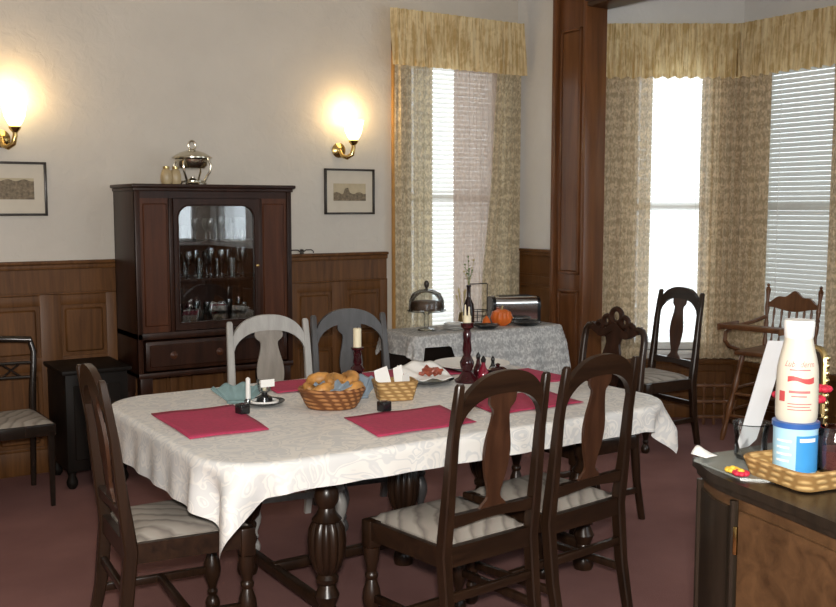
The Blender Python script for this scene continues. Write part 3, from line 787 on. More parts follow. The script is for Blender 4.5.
# low dark stand left of the cabinet
t = thing('low_chest', 'low dark chest between lattice chair and china cabinet', 'chest', (1.47, 5.74, 0))
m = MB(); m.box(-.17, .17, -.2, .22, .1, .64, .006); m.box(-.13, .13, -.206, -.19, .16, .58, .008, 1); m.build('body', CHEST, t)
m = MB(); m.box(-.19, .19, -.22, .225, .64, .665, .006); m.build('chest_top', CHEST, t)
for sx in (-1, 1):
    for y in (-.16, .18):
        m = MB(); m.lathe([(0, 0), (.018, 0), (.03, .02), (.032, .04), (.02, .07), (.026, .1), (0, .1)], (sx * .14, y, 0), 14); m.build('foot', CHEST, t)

# ------------------------------------------------------------------ dining table
TX0, TX1, TY0, TY1, TZ, TR = 1.10, 3.12, 2.80, 4.17, .755, .24
tcx, tcy = (TX0 + TX1) / 2, (TY0 + TY1) / 2
tb = thing('dining_table', 'large dark extending dining table with melon-turned legs under white cloth', 'table', (tcx, tcy, 0))
hx, hy = (TX1 - TX0) / 2, (TY1 - TY0) / 2
m = MB(); m.prism(rrect(-hx + .02, hx - .02, -hy + .02, hy - .02, TR - .02, TR - .02, 10), lambda u, v, w: (u, v, w), .718, .744); m.build('tabletop', DARKX, tb)
m = MB()
for a in ((-.68, .68, -.50, -.475), (-.68, .68, .475, .50), (-.70, -.675, -.5, .5), (.675, .70, -.5, .5)): m.box(a[0], a[1], a[2], a[3], .645, .718, .004)
m.build('apron', DARKX, tb)
MEL = [(.0, 0), (.04, 0), (.045, .02), (.04, .05), (.026, .07), (.034, .085), (.034, .1), (.03, .11), (.045, .15), (.028, .19), (.04, .2), (.042, .215), (.032, .23), (.05, .255), (.063, .30), (.067, .35), (.062, .4), (.05, .425), (.055, .432), (.036, .455), (.03, .475), (.042, .495), (.045, .52), (.04, .545), (.03, .56), (.04, .575), (.04, .59), (.0, .59)]
for lx, ly in ((1.63, 3.13), (1.63, 3.86), (2.87, 3.13), (2.87, 3.86), (2.25, 3.60)):
    m = MB()
    m.lathe([p for p in MEL if p[1] <= .235], (lx - tcx, ly - tcy, 0), 24)
    m.lathe([(0, .232)] + [p for p in MEL if .23 <= p[1] <= .425] + [(0, .424)], (lx - tcx, ly - tcy, 0), 48, flute=.12, fn=12)
    m.lathe([(0, .42)] + [p for p in MEL if p[1] >= .425], (lx - tcx, ly - tcy, 0), 24)
    m.box(lx - tcx - .04, lx - tcx + .04, ly - tcy - .04, ly - tcy + .04, .585, .718, .005); m.build('leg', DARK, tb)
m = MB()
m.box(1.63 - tcx, 2.87 - tcx, 3.58 - tcy, 3.62 - tcy, .085, .125, .008)
for lx in (1.63, 2.87): m.box(lx - tcx - .02, lx - tcx + .02, 3.13 - tcy, 3.86 - tcy, .08, .12, .008)
m.build('stretcher', DARK, tb)

def drape(cx, cy, hx, hy, r, z, ox0, ox1, oy0, oy1, step, mat, name, label, flare=.12, wave=.012, hem=None, fold=1.0, wf=34):
    """a flat rectangular sheet laid over a round-cornered top and hanging down around it"""
    nx = int((2 * hx + ox0 + ox1) / step); ny = int((2 * hy + oy0 + oy1) / step)
    def f(u, v):
        x = lerp(-hx - ox0, hx + ox1, u); y = lerp(-hy - oy0, hy + oy1, v)
        if hem:
            k = hem(x + cx)
            if y < -hy and k < 1: y = -hy + (y + hy) * k
        qx = max(-hx + r, min(hx - r, x)); qy = max(-hy + r, min(hy - r, y))
        dx, dy = x - qx, y - qy; d = math.hypot(dx, dy)
        if d <= r - .012: return (x, y, z + .0012 * math.sin(x * 9 + 2 * math.sin(y * 7)))
        nxx, nyy = dx / d, dy / d; e = d - (r - .012)
        bend = .03                                  # soft edge
        if e < bend:
            a = e / bend * (PI / 2); rr = bend / (PI / 2)
            out = rr * math.sin(a); drop = rr * (1 - math.cos(a)); h = 0
        else:
            rr = bend / (PI / 2); h = e - bend; out = rr + h * flare; drop = rr + h
        ang = math.atan2(nyy, nxx)
        corner = abs(nxx * nyy) * 2
        s_ = qx * 1.0 + qy + ang * r
        w = min(1, h / .1) * (wave * math.sin(s_ * wf) * (1 - corner * .5) + corner * fold * .03 * math.sin(ang * 8 + 1.3))
        out += w
        return (qx + nxx * (r - .012 + out), qy + nyy * (r - .012 + out), z - drop)
    m = MB(); m.grid(f, nx, ny)
    o = m.build(name, mat, None, 180); o.location = (cx, cy, 0)
    return tag(o, label, 'tablecloth')
drape(tcx, tcy, hx, hy, TR, .7555, .17, .07, .095, .08, .016, CLOTH, 'damask_tablecloth', 'white damask tablecloth draped over the big dining table', fold=1.9, wave=.005, flare=.06)
CT = .7575
# placemats
def placemat(pts, label, group=None):
    c = Vector((sum(p[0] for p in pts) / 4, sum(p[1] for p in pts) / 4))
    m = MB(); P = [Vector(p) - c for p in pts]
    def f(u, v):
        p = P[0].lerp(P[1], u).lerp(P[3].lerp(P[2], u), v)
        return (p.x, p.y, .0015 * (1 + math.sin(p.x * 25 + p.y * 14)))
    m.grid(f, 12, 10)
    o = m.build('cloth_placemat', CRIMSON, None, 180, solid=.0025); o.location = (c.x, c.y, CT + .0015)
    return tag(o, label, 'placemat')
placemat([(1.17, 3.25), (1.46, 3.24), (1.52, 3.72), (1.19, 3.73)], 'crimson placemat at the left end of the table, nearest the side-on chair')
placemat([(1.73, 2.93), (2.15, 2.93), (2.21, 3.26), (1.78, 3.27)], 'crimson placemat in front of the left one of the two near chairs')
placemat([(2.30, 3.00), (2.74, 3.0), (2.78, 3.3), (2.34, 3.31)], 'crimson placemat in front of the right one of the two near chairs')
placemat([(2.84, 3.45), (3.09, 3.43), (3.10, 3.80), (2.86, 3.82)], 'crimson placemat at right end of the table before the carved chair')
placemat([(2.3, 3.86), (2.76, 3.84), (2.78, 4.1), (2.32, 4.12)], 'crimson placemat on far side in front of the glare-greyed chair')
placemat([(1.78, 3.86), (2.13, 3.84), (2.15, 4.1), (1.8, 4.12)], 'crimson placemat on far side in front of the glare-silvered chair')
def napkin(loc, rz, mat, label, w=.15, h=.075, kind='folded_napkin'):
    m = MB()
    def f(u, v):
        a = (u - .5) * R(150); r = .35 + .65 * v
        return (w * .62 * r * math.sin(a), .05 * math.cos(a) * r - .03 + .012 * math.sin(u * 26) * v, .004 + h * v * (.75 + .25 * math.cos(a * 1.2)) + .006 * math.sin(u * 26) * v)
    m.grid(f, 40, 8); 
    m.box(-w * .25, w * .25, -.03, .03, 0, .012, .004)
    o = m.build(kind, mat, None, 180, solid=.002); o.location = loc; o.rotation_euler = (0, 0, R(rz))
    return tag(o, label, 'napkin')
napkin((1.57, 3.77, CT), -30, TEAL, 'fanned teal napkin on the table in front of glare-silvered chair', .19, .07)
napkin((2.035, 3.60, CT), -20, BLUEG, 'blue-grey napkin standing between the oval and square baskets', .13, .085)
def cube_candle(x, y, label):
    t = thing('cube_votive', label, 'votive', (x, y, CT), 12)
    m = MB(); m.box(-.022, .022, -.022, .022, 0, .04, .006, 3); m.build('holder', BLACK, t)
    m = MB(); m.lathe([(0, .0385), (.013, .0385), (.013, .042), (0, .042)], n=12); m.build('wax', REDGL, t)
cube_candle(1.49, 3.55, 'small black cube votive beside the teal napkin')
cube_candle(1.975, 3.30, 'small black cube votive in front of the square wicker basket')
# black saucer with glass and candle
t = thing('candle_saucer', 'black and white saucer holding a short glass candle cup', 'candle holder', (1.64, 3.68, CT))
m = MB(); m.lathe([(0, 0), (.05, 0), (.08, .012), (.082, .016), (.05, .008), (0, .006)], n=28); m.build('saucer', BLACK, t)
m = MB(); m.tube([(.052 * math.cos(a * PI / 14), .052 * math.sin(a * PI / 14), .0115) for a in range(28)], .006, 6, True); m.build('saucer_band', PAPER, t)
m = MB(); m.lathe([(0, .008), (.035, .008), (.03, .03), (.012, .04), (.012, .05), (0, .05)], n=18); m.build('cup_foot', BLACK, t)
m = MB(); m.lathe([(.018, .05), (.026, .06), (.03, .1), (.026, .1), (.022, .062), (0, .055)], n=18); m.build('glass_cup', GLASS, t)
m = MB(); m.lathe([(0, .056), (.008, .056), (.008, .095), (0, .095)], n=10); m.build('candle', WAX, t)
m = MB(); m.box(-.03, .03, -.032, -.03, .075, .105); m.build('paper_tag', PAPER, t)
t = thing('taper_candle', 'thin white candle stub standing left of the black saucer', 'candle', (1.595, 3.74, CT))
m = MB(); m.lathe([(0, 0), (.011, 0), (.009, .1), (.003, .105), (0, .105)], n=12); m.build('wax', PAPER, t)
m = MB(); m.lathe([(0, 0), (.016, 0), (.016, .02), (0, .02)], n=12); m.build('holder', CHROME, t)
# oval bread basket
bk = thing('bread_basket', 'oval brown wicker basket heaped with bread rolls', 'basket', (1.84, 3.48, CT), -33); bk.scale = (1.12, 1.12, 1.1)
m = MB()
m.lathe([(0, 0), (.085, 0), (.098, .02), (.114, .055), (.117, .066), (.108, .066), (.102, .05), (.085, .012), (0, .01)], n=40, sx=1.0, sy=.78, flute=.02, fn=20)
m.build('basket_body', WICK, bk)
m = MB(); m.tube([(.113 * math.cos(a * PI / 20), .113 * .78 * math.sin(a * PI / 20), .066 + .003 * (a % 2)) for a in range(40)], .008, 8, True); m.build('basket_rim', WICK, bk)
def roll(x, y, z, rz, label, group):
    m = MB(); n = 11; pts = []; rad = []
    for k in range(n):
        a = lerp(-1.9, 1.9, k / (n - 1)); pts.append((.04 * math.sin(a), .033 * math.cos(a) - .012, 0)); rad.append(.009 + .017 * math.cos(a / 1.9 * PI / 2) + .0025 * (k % 2))
    m.tube(pts, rad, 10); o = m.build('bread_roll', BREAD); 
    c = bk.matrix_basis @ Vector((x, y, z)); o.location = c; o.rotation_euler = (R(14), R(8), R(rz)); return tag(o, label, 'bread', group)
bpy.context.view_layer.update()
rolls = [(-.06, .015, .066, 20), (-.03, -.03, .068, 190), (.035, .02, .066, 80), (.07, -.005, .068, 200), (.0, .045, .066, 300), (.02, .0, .095, 10), (-.045, .022, .098, 150), (.055, .03, .098, 250)]
for k, (x, y, z, r) in enumerate(rolls):
    roll(x, y, z, r, 'golden-brown crescent roll heaped in the oval wicker basket', 'bread rolls in the oval basket')
o = napkin((0, 0, 0), -40, BLUEG, 'blue-grey napkin tucked into the front of the bread basket', .13, .035); o.location = bk.matrix_basis @ Vector((.01, -.035, .062))
# square basket with packets
b2 = thing('square_basket', 'small square golden wicker basket holding white packets', 'basket', (2.14, 3.49, CT), -16)
m = MB()
def ring(z, hx_, hy_): return [(x, y, z) for x, y in rrect(-hx_, hx_, -hy_, hy_, .02, .02, 4)]
A = ring(0, .07, .05); B_ = ring(.075, .088, .062); C_ = ring(.075, .080, .054); D_ = ring(.006, .063, .043)
for a, b in ((A, B_), (B_, C_), (C_, D_)):
    va = [m._v(p) for p in a]; vb = [m._v(p) for p in b]
    for k in range(len(a)): m._f([va[k], va[(k+1) % len(a)], vb[(k+1) % len(a)], vb[k]])
m._f([m._v(p) for p in A]); m._f([m._v(p) for p in D_])
bmesh.ops.remove_doubles(m.bm, verts=m.bm.verts[:], dist=.0002)
m.build('basket_body', WICK2, b2)
m = MB(); m.tube(ring(.076, .084, .058), .006, 8, True); m.build('basket_rim', WICK2, b2)
def packet(x, y, rx, rz, w, h, label, name='paper_packet'):
    m = MB(); m.prism([(-w/2, 0), (w/2, 0), (w * .4, h), (-w * .45, h * .93)], lambda u, v, q: (u, q + .008 * (v / h) ** 2, v), -.002, .002)
    o = m.build(name, PAPER); o.location = b2.matrix_basis @ Vector((x, y, .01)); o.rotation_euler = (R(rx), R(-8), R(rz)); tag(o, label, 'packet')
packet(-.035, .0, -8, -10, .07, .125, 'white folded paper leaning left inside the square basket')
packet(.03, .005, 4, -16, .045, .13, 'upright narrow white packet in the middle of the square basket')
packet(.055, .01, 10, 10, .04, .10, 'short white packet at right side of the square basket')
# plate with food
t = thing('dinner_plate', 'dark plate lined with white napkin to right of the square basket', 'plate', (2.47, 3.75, CT))
m = MB(); m.lathe([(0, 0), (.07, 0), (.11, .014), (.125, .018), (.125, .021), (.1, .016), (.07, .005), (0, .005)], n=36); m.build('plate_body', BLACK, t)
m = MB()
m.grid(lambda u, v: ((u - .5) * .2 + .02 * math.sin(v * 5), (v - .5) * .17, .012 + .075 * max(0, v - .45) * (1.5 - abs(u - .55)) + .006 * math.sin(u * 14 + v * 9)), 18, 14)
o = m.build('linen_napkin', PAPER, None, 180, solid=.002); o.location = (2.475, 3.76, CT + .013); o.rotation_euler = (0, 0, R(-20)); tag(o, 'crumpled white napkin lying on the dark plate', 'napkin')
for k in range(8):
    m = MB(); a = random.uniform(0, PI); L = random.uniform(.02, .035)
    m.tube([(math.cos(a) * L * s_, math.sin(a) * L * s_, .008 * math.sin(s_ * 4 + k)) for s_ in (-1, -.5, 0, .5, 1)], [.006, .010, .009, .011, .006], 8)
    o = m.build('bacon_strip', BACON); o.location = (2.475 + random.uniform(-.035, .045), 3.72 + random.uniform(-.025, .03), CT + .045 + .008 * (k // 3))
    tag(o, 'curled red-brown bacon strip piled on the white napkin', 'food', 'bacon strips on the dark plate')
# candlesticks
def candlestick(x, y, label, top, candle):
    t = thing('candlestick', label, 'candlestick', (x, y, CT))
    s_ = top
    m = MB(); m.lathe([(0, 0), (.055, 0), (.057, .01), (.04, .022), (.028, .04), (.02, .05), (.03, .075), (.033, .095), (.022, .12), (.016, .13), (.021, .15), (.017, .2), (.02, .235), (.014, .25), (.028, .265), (.03, .285), (.022, .287), (0, .285)] if True else [], n=22)
    for v in m.bm.verts: v.co.z *= s_
    m.build('stem', REDGL, t)
    z = .285 * s_
    m = MB(); m.lathe([(0, z), (.019, z), (.019, z + candle), (.015, z + candle + .003), (0, z + candle - .004)], n=16); c = m.build('candle', WAX, t)
    m = MB(); m.tube([(0, 0, z + candle - .004), (.001, 0, z + candle + .012)], .0015, 6); m.build('wick', BLACK, c)
    return t, z + candle
candlestick(2.25, 4.0, 'dark red candlestick with cream candle before the glare-greyed chair', .52, .085)
t, z = candlestick(2.63, 3.66, 'tall dark red candlestick with worn candle right of the dark plate', .95, .03)
for k, dx in enumerate((-.011, .010)):
    m = MB(); m.lathe([(0, z - .006), (.006, z - .006), (.003, z + .05 - .01 * k), (0, z + .055 - .01 * k)], (dx, 0, 0), 8); m.build('wax_spike', WAX, t)
# cruets and shakers by the candlestick
def cruet(x, y, h, r, mat, name, label, cat):
    t = thing(name, label, cat, (x, y, CT))
    m = MB(); m.lathe([(0, 0), (r, 0), (r * 1.05, h * .1), (r * .95, h * .4), (r * .5, h * .55), (r * .35, h * .7), (r * .45, h * .74), (0, h * .74)], n=16); m.build('body', mat, t)
    m = MB(); m.lathe([(0, h * .74), (r * .42, h * .74), (r * .5, h * .84), (r * .25, h * .93), (0, h)], n=12); m.build('stopper', BLACK, t)
cruet(2.70, 3.63, .12, .025, REDB, 'oil_cruet', 'bright red glass cruet right beside the tall candlestick', 'cruet')
cruet(2.73, 3.71, .125, .022, REDGL, 'pepper_shaker', 'slim dark shaker standing behind the sugar bowl', 'shaker')
cruet(2.815, 3.71, .10, .02, BLACK, 'salt_shaker', 'small black shaker right of the sugar bowl', 'shaker')
t = thing('sugar_bowl', 'squat dark lidded bowl between two shakers', 'bowl', (2.775, 3.62, CT))
m = MB(); m.lathe([(0, 0), (.035, 0), (.05, .02), (.052, .035), (.044, .05), (0, .05)], n=20); m.build('bowl', BLACK, t)
m = MB(); m.lathe([(.046, .05), (.03, .06), (.008, .064), (.012, .075), (0, .08)], n=18); m.build('lid', REDGL, t)
cruet(2.81, 3.54, .06, .022, REDGL, 'glass_votive', 'tiny dark red votive pot at edge of right-end placemat', 'votive')
m = MB(); m.lathe([(0, 0), (.1, 0), (.17, .016), (.19, .02), (.19, .023), (.16, .02), (.1, .006), (0, .005)], n=40); 
o = m.build('serving_platter', PAPER); o.location = (2.88, 3.97, CT + .0045); tag(o, 'broad white platter at far right of the table behind the shakers', 'platter')

# ------------------------------------------------------------------ side table under the far window
sx0, sx1, sy0, sy1, SZ = 3.38, 4.62, 5.27, 5.72, .735
scx, scy = (sx0 + sx1) / 2, (sy0 + sy1) / 2
st = thing('side_table', 'narrow side table hidden under lace cloth below the far window', 'table', (scx, scy, 0))
m = MB(); m.box(sx0 - scx + .02, sx1 - scx - .02, sy0 - scy + .02, sy1 - scy - .02, SZ - .03, SZ - .008, .004); m.build('tabletop', BLACKW, st)
for a in (-1, 1):
    for b in (-1, 1):
        m = MB(); m.post([(a * .6, b * .17, 0), (a * .6, b * .17, .4), (a * .6, b * .17, SZ - .03)], [.016, .022, .026], [.016, .022, .026]); m.build('leg', BLACKW, st)
m = MB(); m.box(-.6, .6, -.19, .19, .1, .13, .004); m.build('lower_shelf', BLACKW, st)
m = MB(); m.box(-.58, .58, .16, .175, .13, SZ - .03); m.build('back_board', BLACKW, st)
def hemf(x):
    return 1 - .78 * sm((x - 3.40) / .05) * sm((3.74 - x) / .1)
drape(scx, scy, (sx1 - sx0) / 2, (sy1 - sy0) / 2, .05, SZ, .13, .2, .34, .08, .02, TLACE, 'lace_tablecloth', 'white lace cloth hanging over the side table below the far window', hem=hemf, flare=.16, wave=.012, fold=.6, wf=26)
S2 = SZ + .002
# cake stand with dome
t = thing('cake_stand', 'glass-domed cake stand with dark cake at left end of side table', 'cake stand', (3.62, 5.5, S2))
m = MB(); m.lathe([(0, 0), (.06, 0), (.055, .008), (.015, .02), (.012, .1), (.03, .12), (.12, .126), (.13, .132), (.13, .137), (0, .137)], n=28); m.build('stand', GLASS, t)
m = MB(); m.lathe([(.118, .14), (.116, .2), (.095, .245), (.05, .27), (.01, .277), (0, .277)], n=28); d = m.build('dome', GLASS, t)
m = MB(); m.lathe([(0, .277), (.006, .277), (.015, .292), (.018, .31), (.01, .328), (0, .332)], n=12); m.build('dome_knob', FRAME, d)
m = MB(); m.lathe([(0, 0), (.1, 0), (.108, .02), (.1, .05), (.08, .058), (0, .06)], n=24, flute=.03, fn=9); o = m.build('round_cake', BROWNF); o.location = (3.62, 5.5, S2 + .138); tag(o, 'dark round cake under the glass dome', 'cake')
m = MB()
for k in range(4): m.lathe([(0, .01 * k), (.05, .01 * k), (.08, .01 * k + .008), (.08, .01 * k + .0105), (.05, .01 * k + .005), (0, .01 * k + .005)], n=26)
o = m.build('saucer', PAPER); o.location = (3.82, 5.45, S2); tag(o, 'white stacked saucer beside the dark wine bottle', 'saucer')
t = thing('wine_bottle', 'dark wine bottle used as vase with green sprig on the side table', 'bottle', (3.935, 5.46, S2))
m = MB(); m.lathe([(0, 0), (.036, 0), (.038, .006), (.038, .13), (.034, .16), (.016, .2), (.0135, .215), (.0135, .275), (.016, .277), (.016, .29), (0, .29)], n=22); m.build('bottle', WINE, t)
m = MB(); m.lathe([(.0385, .05), (.0388, .052), (.0388, .1), (.0385, .102)], n=22); m.build('paper_band', FRAME, t)
for k in range(6):
    a = k * 1.05; m = MB(); r = .02 + .03 * random.random(); h = .38 + .12 * random.random()
    m.tube([(0, 0, .28), (r * .4 * math.cos(a), r * .4 * math.sin(a), .34), (r * math.cos(a), r * math.sin(a), h)], .0018, 5)
    for j in range(5):
        f = .3 + .16 * j; p = Vector((r * f * math.cos(a), r * f * math.sin(a), lerp(.3, h, f))); q = p + Vector((.022 * math.cos(a + j * 2), .022 * math.sin(a + j * 2), .016))
        d = (q - p); n_ = d.cross(Vector((0, 0, 1))).normalized() * .006
        m._f([m._v(p), m._v((p + q) / 2 + n_), m._v(q), m._v((p + q) / 2 - n_)])
    m.ball((r * math.cos(a), r * math.sin(a), h), .006, 1.2, 8); m.build('sprig', GREEN if k % 3 else STRAW, t)
def dark_plate(x, y, r, label):
    m = MB(); m.lathe([(0, 0), (r * .6, 0), (r * .95, .018), (r, .024), (r * .96, .026), (r * .6, .007), (0, .007)], n=30); o = m.build('black_plate', BLACK); o.location = (x, y, S2); tag(o, label, 'plate')
dark_plate(4.02, 5.37, .09, 'black plate right of the wine bottle on side table')
dark_plate(4.36, 5.36, .1, 'black plate in front of the chrome toaster')
t = thing('toaster', 'chrome toaster at right end of the side table', 'toaster', (4.40, 5.56, S2), -22)
m = MB(); prs = rrect(-.085, .085, .015, .19, .05, .012, 8)
m.prism(prs, lambda u, v, w: (w, u, v), -.15, .15); m.build('shell', CHROME, t)
for s in (-1, 1):
    m = MB(); m.prism(rrect(-.088, .088, .0, .185, .05, .012, 8), lambda u, v, w: (w, u, v), s * .15, s * .172); m.build('end_cap', BLACK, t)
    m = MB(); m.box(-.12, .12, s * .035 - .014, s * .035 + .014, .186, .192, .002); m.build('slot', BLACK, t)
m = MB(); m.box(.172, .2, -.02, .02, .1, .12, .004); m.build('lever', BLACK, t)
t = thing('pumpkin', 'small orange pumpkin in front of the chrome toaster', 'pumpkin', (4.2, 5.44, S2))
m = MB(); m.lathe([(0, .01), (.03, 0), (.06, .02), (.072, .055), (.06, .095), (.03, .112), (0, .105)], n=40, flute=.14, fn=10); m.build('body', ORANGE, t)
m = MB(); m.tube([(0, 0, .1), (.003, 0, .12), (.012, .004, .135)], [.009, .006, .007], 8); m.build('stem', STRAW, t)
t = thing('wire_basket', 'black wire basket with tall handle behind the orange pumpkin', 'basket', (4.14, 5.64, S2))
m = MB()
for z, r in ((.005, .06), (.05, .075), (.09, .085)): m.tube([(r * math.cos(a * PI / 12), r * .75 * math.sin(a * PI / 12), z) for a in range(24)], .003, 6, True)
for k in range(12):
    a = k * PI / 6; m.tube([(.06 * math.cos(a), .045 * math.sin(a), .005), (.085 * math.cos(a), .064 * math.sin(a), .09)], .002, 5)
m.build('wire_body', FRAME, t)
m = MB(); m.tube([(-.085, 0, .09), (-.085, 0, .27), (-.08, 0, .278), (.08, 0, .278), (.085, 0, .27), (.085, 0, .09)], .004, 6); m.build('handle', FRAME, t)
t = thing('dried_wheat', 'bundle of dried straw stems leaning behind pumpkin', 'dried flowers', (3.99, 5.6, S2))
m = MB(); m.lathe([(0, 0), (.03, 0), (.036, .04), (.03, .09), (.026, .09), (.03, .04), (0, .006)], n=18); m.build('pot', GOLD, t)
for k in range(7):
    a = k * .9; m = MB(); e = (.05 * math.cos(a), .04 * math.sin(a), .2 + .02 * (k % 3)); m.tube([(0, 0, .02), (e[0] * .5, e[1] * .5, .12), e], [.002, .002, .005], 5); m.ball(e, .007, 2.2, 8); m.build('stem', STRAW, t)
for x, y, lab in ((4.10, 5.48, 'small orange gourd on the side table right of the wine bottle'),):
    m = MB(); m.lathe([(0, 0), (.02, .002), (.03, .02), (.022, .045), (.01, .06), (.004, .07), (0, .07)], n=20, flute=.08, fn=8); o = m.build('gourd', ORANGE); o.location = (x, y, S2); tag(o, lab, 'gourd')

# ------------------------------------------------------------------ wall pieces
def sconce(x, label):
    t = thing('wall_sconce', label, 'wall lamp', (x, YB, 1.93))
    m = MB(); m.lathe([(0, -.0), (.05, 0), (.05, .008), (.035, .018), (.018, .026), (0, .028)], n=24); o = m.build('wall_plate', BRASS, t); o.rotation_euler = (R(90), 0, 0)
    m = MB(); m.tube([(0, -.02, 0), (0, -.055, -.04), (.02, -.085, -.05), (.045, -.105, -.03), (.055, -.11, .015), (.055, -.11, .035)], [.012, .014, .016, .016, .014, .013], 12); m.build('arm', BRASS, t)
    m = MB(); m.lathe([(0, .03), (.014, .03), (.03, .05), (.034, .06), (.03, .065), (0, .065)], (.055, -.11, 0), 18); m.build('shade_holder', BRASS, t)
    m = MB(); m.lathe([(.026, .065), (.04, .085), (.055, .12), (.06, .15), (.066, .185), (.07, .195), (.063, .195), (.055, .15), (.048, .12), (.034, .085), (.02, .068)], (.055, -.11, 0), 28, flute=.05, fn=14); m.build('glass_shade', SHADE, t)
    L = bpy.data.lights.new('sconce_bulb', 'POINT'); L.energy = 3.0; L.color = (1, .66, .3); L.shadow_soft_size = .05
    o = bpy.data.objects.new('sconce_bulb', L); COL.objects.link(o); o.parent = t; o.location = (.055, -.11, .235)
sconce(1.11, 'lit brass wall sconce at left edge of the photo above a cropped picture')
sconce(3.25, 'lit brass wall sconce between the cabinet and the far window')
def picture(x0, x1, z0, z1, label, art, hgt=.45):
    cx, cz = (x0 + x1) / 2, (z0 + z1) / 2; w, h = (x1 - x0) / 2, (z1 - z0) / 2
    t = thing('framed_picture', label, 'picture', (cx, YB, cz))
    m = MB(); f = .014
    m.box(-w, w, -.025, -.002, h - f, h, .003); m.box(-w, w, -.025, -.002, -h, -h + f, .003); m.box(-w, -w + f, -.025, -.002, -h, h, .003); m.box(w - f, w, -.025, -.002, -h, h, .003); m.build('frame', FRAME, t)
    m = MB(); m.box(-w + .01, w - .01, -.012, -.002, -h + .01, h - .01); m.build('mat_board', MAT, t)
    a, b, c, d = art
    m = MB(); m.box(a, b, -.0135, -.012, c, d); p = m.build('print', SEPIAL, t)
    m = MB(); zz = lerp(c, d, .45)
    n = 20; prs = [((lerp(a, b, k / n), c), (lerp(a, b, k / n), lerp(c, d, hgt) + .006 * math.sin(k * .9) + (.03 if (7 <= k <= 9 and hgt < .6) else 0))) for k in range(n + 1)]
    m.strip(prs, lambda u, v, w_: (u, -.0142 + w_, v), .0006); m.build('printed_landscape', SEPIA, p)
picture(3.135, 3.52, 1.50, 1.808, 'small framed sepia landscape print under the sconce right of the cabinet', (-.125, .125, -.062, .055))
picture(.955, 1.345, 1.50, 1.805, 'framed sepia print cut by left photo edge under the left sconce', (-.125, .125, -.06, .06), .9)
t = thing('ledge_ornament', 'small dark looped iron ornament on the wainscot ledge right of the cabinet', 'ornament', (2.955, YB - .026, 1.24))
m = MB()
for s in (-1, 1): m.tube([(s * .01, 0, .012), (s * .03, 0, .026), (s * .07, 0, .026), (s * .085, 0, .016), (s * .085, 0, .004)], .004, 6)
m.build('loops', FRAME, t); m = MB(); m.lathe([(0, 0), (.014, 0), (.01, .015), (.014, .028), (0, .034)], n=12); m.build('centre_knob', FRAME, t)

# ------------------------------------------------------------------ near sideboard
sb = thing('sideboard', 'dark-topped curved wooden sideboard at lower right in the foreground', 'sideboard', (2.2, 1.35, 0))
FRONT = [(.95, 1.75), (1.1, 1.79), (1.25, 1.825), (1.38, 1.855), (1.48, 1.875), (1.56, 1.89), (1.63, 1.91), (1.69, 1.945), (1.76, 1.99)]
def fx(y): return spl(FRONT, y) - 2.2
def foot(off):       # plan outline with a bowed front; off insets the edge
    P = [(.25, -.45), (.30, .40 - off)]
    for k in range(25):
        y = lerp(1.76 - off, .95, k / 24); P.append((fx(y) + off, y - 1.35))
    return P
m = MB(); m.prism(foot(.025), lambda u, v, w: (u, v, w), .08, .862); m.build('body', SBW, sb)
m = MB(); m.prism(foot(0), lambda u, v, w: (u, v, w), .878, .9); m.prism(foot(.012), lambda u, v, w: (u, v, w), .86, .88); m.build('sideboard_top', SBD, sb)
m = MB(); m.prism(foot(.012), lambda u, v, w: (u, v, w), 0, .085); m.build('plinth', SBD, sb)
for nm, a, b, mt in (('door', .97, 1.16, SBW), ('door', 1.175, 1.535, SBW), ('corner_panel', 1.575, 1.72, SBD)):
    m = MB(); n = 10
    prs = [((lerp(a, b, k / n), .12), (lerp(a, b, k / n), .83)) for k in range(n + 1)]
    m.strip(prs, lambda u, v, w: (fx(u) + .021 + w, u - 1.35, v), .006); dd = m.build(nm, mt, sb)
    if nm == 'door':
        m = MB(); m.box(0, .008, -.006, .006, -.035, .035, .003); m.build('hinge', BRASS, dd, loc=(fx(b) + .012, b + .008 - 1.35, .755))
for y in (1.73, 1.555):
    m = MB(); m.tube([(fx(y) + .02, y - 1.35, .09), (fx(y) + .02, y - 1.35, .85)], .011, 8); m.build('corner_bead', SBD, sb)
SBT = .9
o = tag(MB().prism([(.02, .06), (.07, .0), (.2, .03), (.28, .24), (.16, .265), (.06, .24)], lambda u, v, w: (u, v, w), 0, .004).build('glass_tray', SLATEG), 'grey-green glass mat on the sideboard corner beside wicker tray', 'tray'); o.location = (1.90, 1.49, SBT)
m = MB(); m.grid(lambda u, v: ((u - .5) * .045, (v - .5) * .05, .012 + .02 * math.sin(u * 3) * v), 6, 6); o = m.build('paper_scrap', PAPER, None, 180, solid=.0015); o.location = (2.0, 1.73, SBT + .0); tag(o, 'curled white paper scrap at far left corner of the sideboard', 'paper')
# wicker tray
t = thing('wicker_tray', 'shallow golden wicker tray on the sideboard carrying bottle and tub', 'tray', (2.06, 1.462, SBT + .004), -10)
m = MB()
def rg(z, a, b): return [(x, y, z) for x, y in rrect(-a, a, -b, b, .03, .03, 5)]
lv = [rg(0, .108, .098), rg(.04, .12, .11), rg(.04, .111, .101), rg(.008, .1, .09)]
vv = [[m._v(p) for p in l_] for l_ in lv]
for a, b in zip(vv, vv[1:]):
    for k in range(len(a)): m._f([a[k], a[(k+1) % len(a)], b[(k+1) % len(a)], b[k]])
m._f(vv[0]); m._f(vv[-1]); m.build('tray_body', WICK2, t)
m = MB(); m.tube(rg(.041, .1155, .1055), .006, 8, True); m.build('tray_rim', WICK2, t)
TT = SBT + .013
LX, LY = 2.062, 1.505
tubr, tubh = .052, .125
t = thing('cream_tub', 'round pale blue tub with navy lid in the wicker tray', 'tub', (LX, LY, TT))
